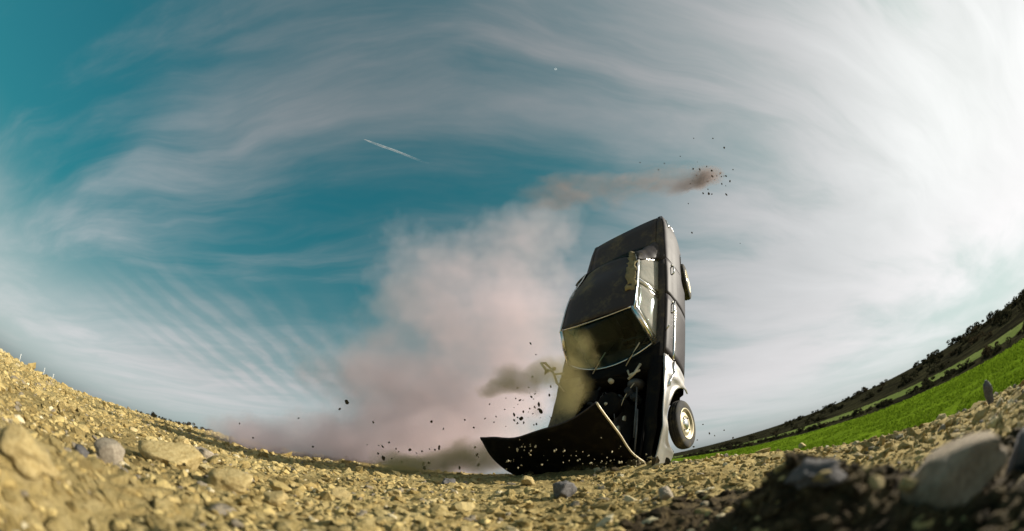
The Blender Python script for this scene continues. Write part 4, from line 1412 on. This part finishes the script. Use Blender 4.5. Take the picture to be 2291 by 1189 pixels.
G1 = ('dark clod of soil flying through the dust beside the opened hood', 'dark clods flying beside the hood')
for px, py, s in ((1187, 769, 9), (1199, 794, 6), (965, 944, 10), (992, 960, 6), (858, 1026, 16), (846, 1015, 8), (917, 1007, 10), (944, 1010, 9), (982, 1004, 7),
                  (1067, 1018, 9), (1166, 937, 16), (1222, 833, 20), (1240, 825, 14), (1209, 920, 18), (1206, 905, 12), (950, 1047, 12), (1028, 1047, 10), (1150, 928, 9),
                  (835, 945, 6), (1040, 940, 6), (1060, 957, 7), (1191, 843, 9), (1232, 865, 8), (1229, 884, 9)):
    clod(px, py, 4.75, s * 0.8, 'dark', *G1)
for k in range(46):
    px, py = random.gauss(1165, 40), random.gauss(925, 32)
    clod(px, py, random.uniform(4.5, 5.0), random.uniform(2.5, 6), 'dark', *G1)
for k in range(22):
    clod(random.uniform(820, 1130), random.uniform(985, 1045), random.uniform(4.6, 5.2), random.uniform(3, 8), 'dark', *G1)
G2 = ('pale crumb of dry soil flying in front of the black inner face of the hood', 'pale crumbs flying before the open hood')
for k in range(84):
    t = random.random()
    px = random.uniform(1120, 1455)
    top = 965 + max(0, (px - 1330)) * 0.35 if px < 1400 else 1000
    py = random.triangular(top + 6, 1052, 1030)
    clod(px, py, random.uniform(3.0, 3.35), 1.6 + 5.2 * random.random() ** 2, 'pale', *G2)
G3 = ('small dark clod flying off the dust streak above the tail', 'clods flying above the tail')
for k in range(26):
    px, py = 1590 + random.gauss(0, 26), 400 + random.gauss(0, 17)
    clod(px, py, random.uniform(5.3, 5.9), random.uniform(2, 6), 'dark', *G3)
for px, py, s in ((1552, 310, 5), (1595, 310, 6), (1620, 331, 7), (1640, 380, 6), (1615, 412, 8), (1573, 433, 7), (1586, 434, 8), (1540, 456, 6), (1432, 364, 5), (1486, 366, 5), (1473, 380, 6),
                  (1522, 350, 4), (1548, 521, 6), (1656, 545, 4)):
    clod(px, py, 5.6, s * 0.75, 'dark', *G3)
G4 = ('small dark clod flying past the front wheel', 'clods flying by the front wheel')
for px, py, s in ((1587, 970, 6), (1620, 963, 5), (1599, 975, 5), (1573, 950, 4), (1560, 985, 4), (1640, 980, 4), (1552, 1000, 5)):
    clod(px, py, 4.2, s, 'dark', *G4)
G5 = ('dark sliver of debris flying above the left of the dust cloud', 'debris above the dust cloud')
for px, py, s in ((776, 900, 12), (760, 915, 7), (668, 936, 5), (566, 980, 6), (700, 1000, 5), (536, 948, 4)):
    clod(px, py, 5.5, s, 'dark', *G5)

# fresh clods heaped where the nose has dug in
for k in range(34):
    t, q = random.uniform(-0.95, 0.85), random.gauss(-0.24, 0.12)
    x, y = 0.92 - 0.69 * t + 0.72 * q, 4.05 + 0.72 * t + 0.69 * q
    s = random.uniform(0.02, 0.065)
    o = link('fresh_clod', random.choice(CLODS['dark'] if k % 3 else CLODS['pale']))
    o.location = (x, y, ground_z(x, y) + s * 0.3)
    o.scale = (s * random.uniform(0.8, 1.4), s, s * 0.8)
    o.rotation_euler = [random.uniform(0, 6.28) for _ in range(3)]
    tag(o, ('dark' if k % 3 else 'pale') + ' fresh clod pushed up at the foot of the crashed nose', 'clod', ('dark' if k % 3 else 'pale') + ' clods at the crashed nose')

# ------------------------------------------------------------------ high in the sky
def m_trail(n):
    p = n.n('ShaderNodeTexCoord').outputs['Object']
    a = n.noise(p, 0.0016, 4, 0.6)
    d = n.n('ShaderNodeBsdfDiffuse', {'Color': (0.9, 0.9, 0.9, 1)})
    t = n.n('ShaderNodeBsdfTranslucent', {'Color': (0.9, 0.9, 0.9, 1)})
    w = n.n('ShaderNodeMixShader', {0: 0.5, 1: d, 2: t})
    gx = n.n('ShaderNodeSeparateXYZ', {'Vector': n.n('ShaderNodeTexCoord').outputs['Generated']}).outputs[0]
    out(n, n.n('ShaderNodeMixShader', {0: n.math('MULTIPLY', n.rng(a, 0.30, 0.62, 0.15, 0.55), n.rng(gx, 1.0, 0.15, 0.05, 0.85)), 1: n.n('ShaderNodeBsdfTransparent'), 2: w}))


M['trail'] = material('contrail_ice', m_trail)
pts = [at(815 + 145 * t, 312 + 55 * t + 0.5 * math.sin(t * 9), 13000) for t in lin(0, 1, 14)]
tr = tube('contrail', pts, [8 + 30 * min(1, t * 5) * (1 - 0.35 * t) for t in lin(0, 1, 14)], M['trail'], None, 8)
tag(tr, 'short white aircraft contrail high in the teal sky', 'contrail')


def m_moon(n):
    p = n.n('ShaderNodeTexCoord').outputs['Object']
    c = n.mix(n.rng(n.noise(p, 0.016, 4, 0.6), 0.4, 0.6), (0.22, 0.22, 0.22, 1), (0.36, 0.36, 0.35, 1))
    s = n.n('ShaderNodeAddShader', {0: n.n('ShaderNodeBsdfDiffuse', {'Color': c}), 1: n.n('ShaderNodeBsdfTransparent')})
    out(n, s)


v, f = ICO4
mo = link('moon', np_mesh('moon', v * 75.0, f, True), material('moon_dust', m_moon))
mo.location = at(1243, 155, 24000)
tag(mo, 'tiny pale half moon in the daytime sky', 'moon')
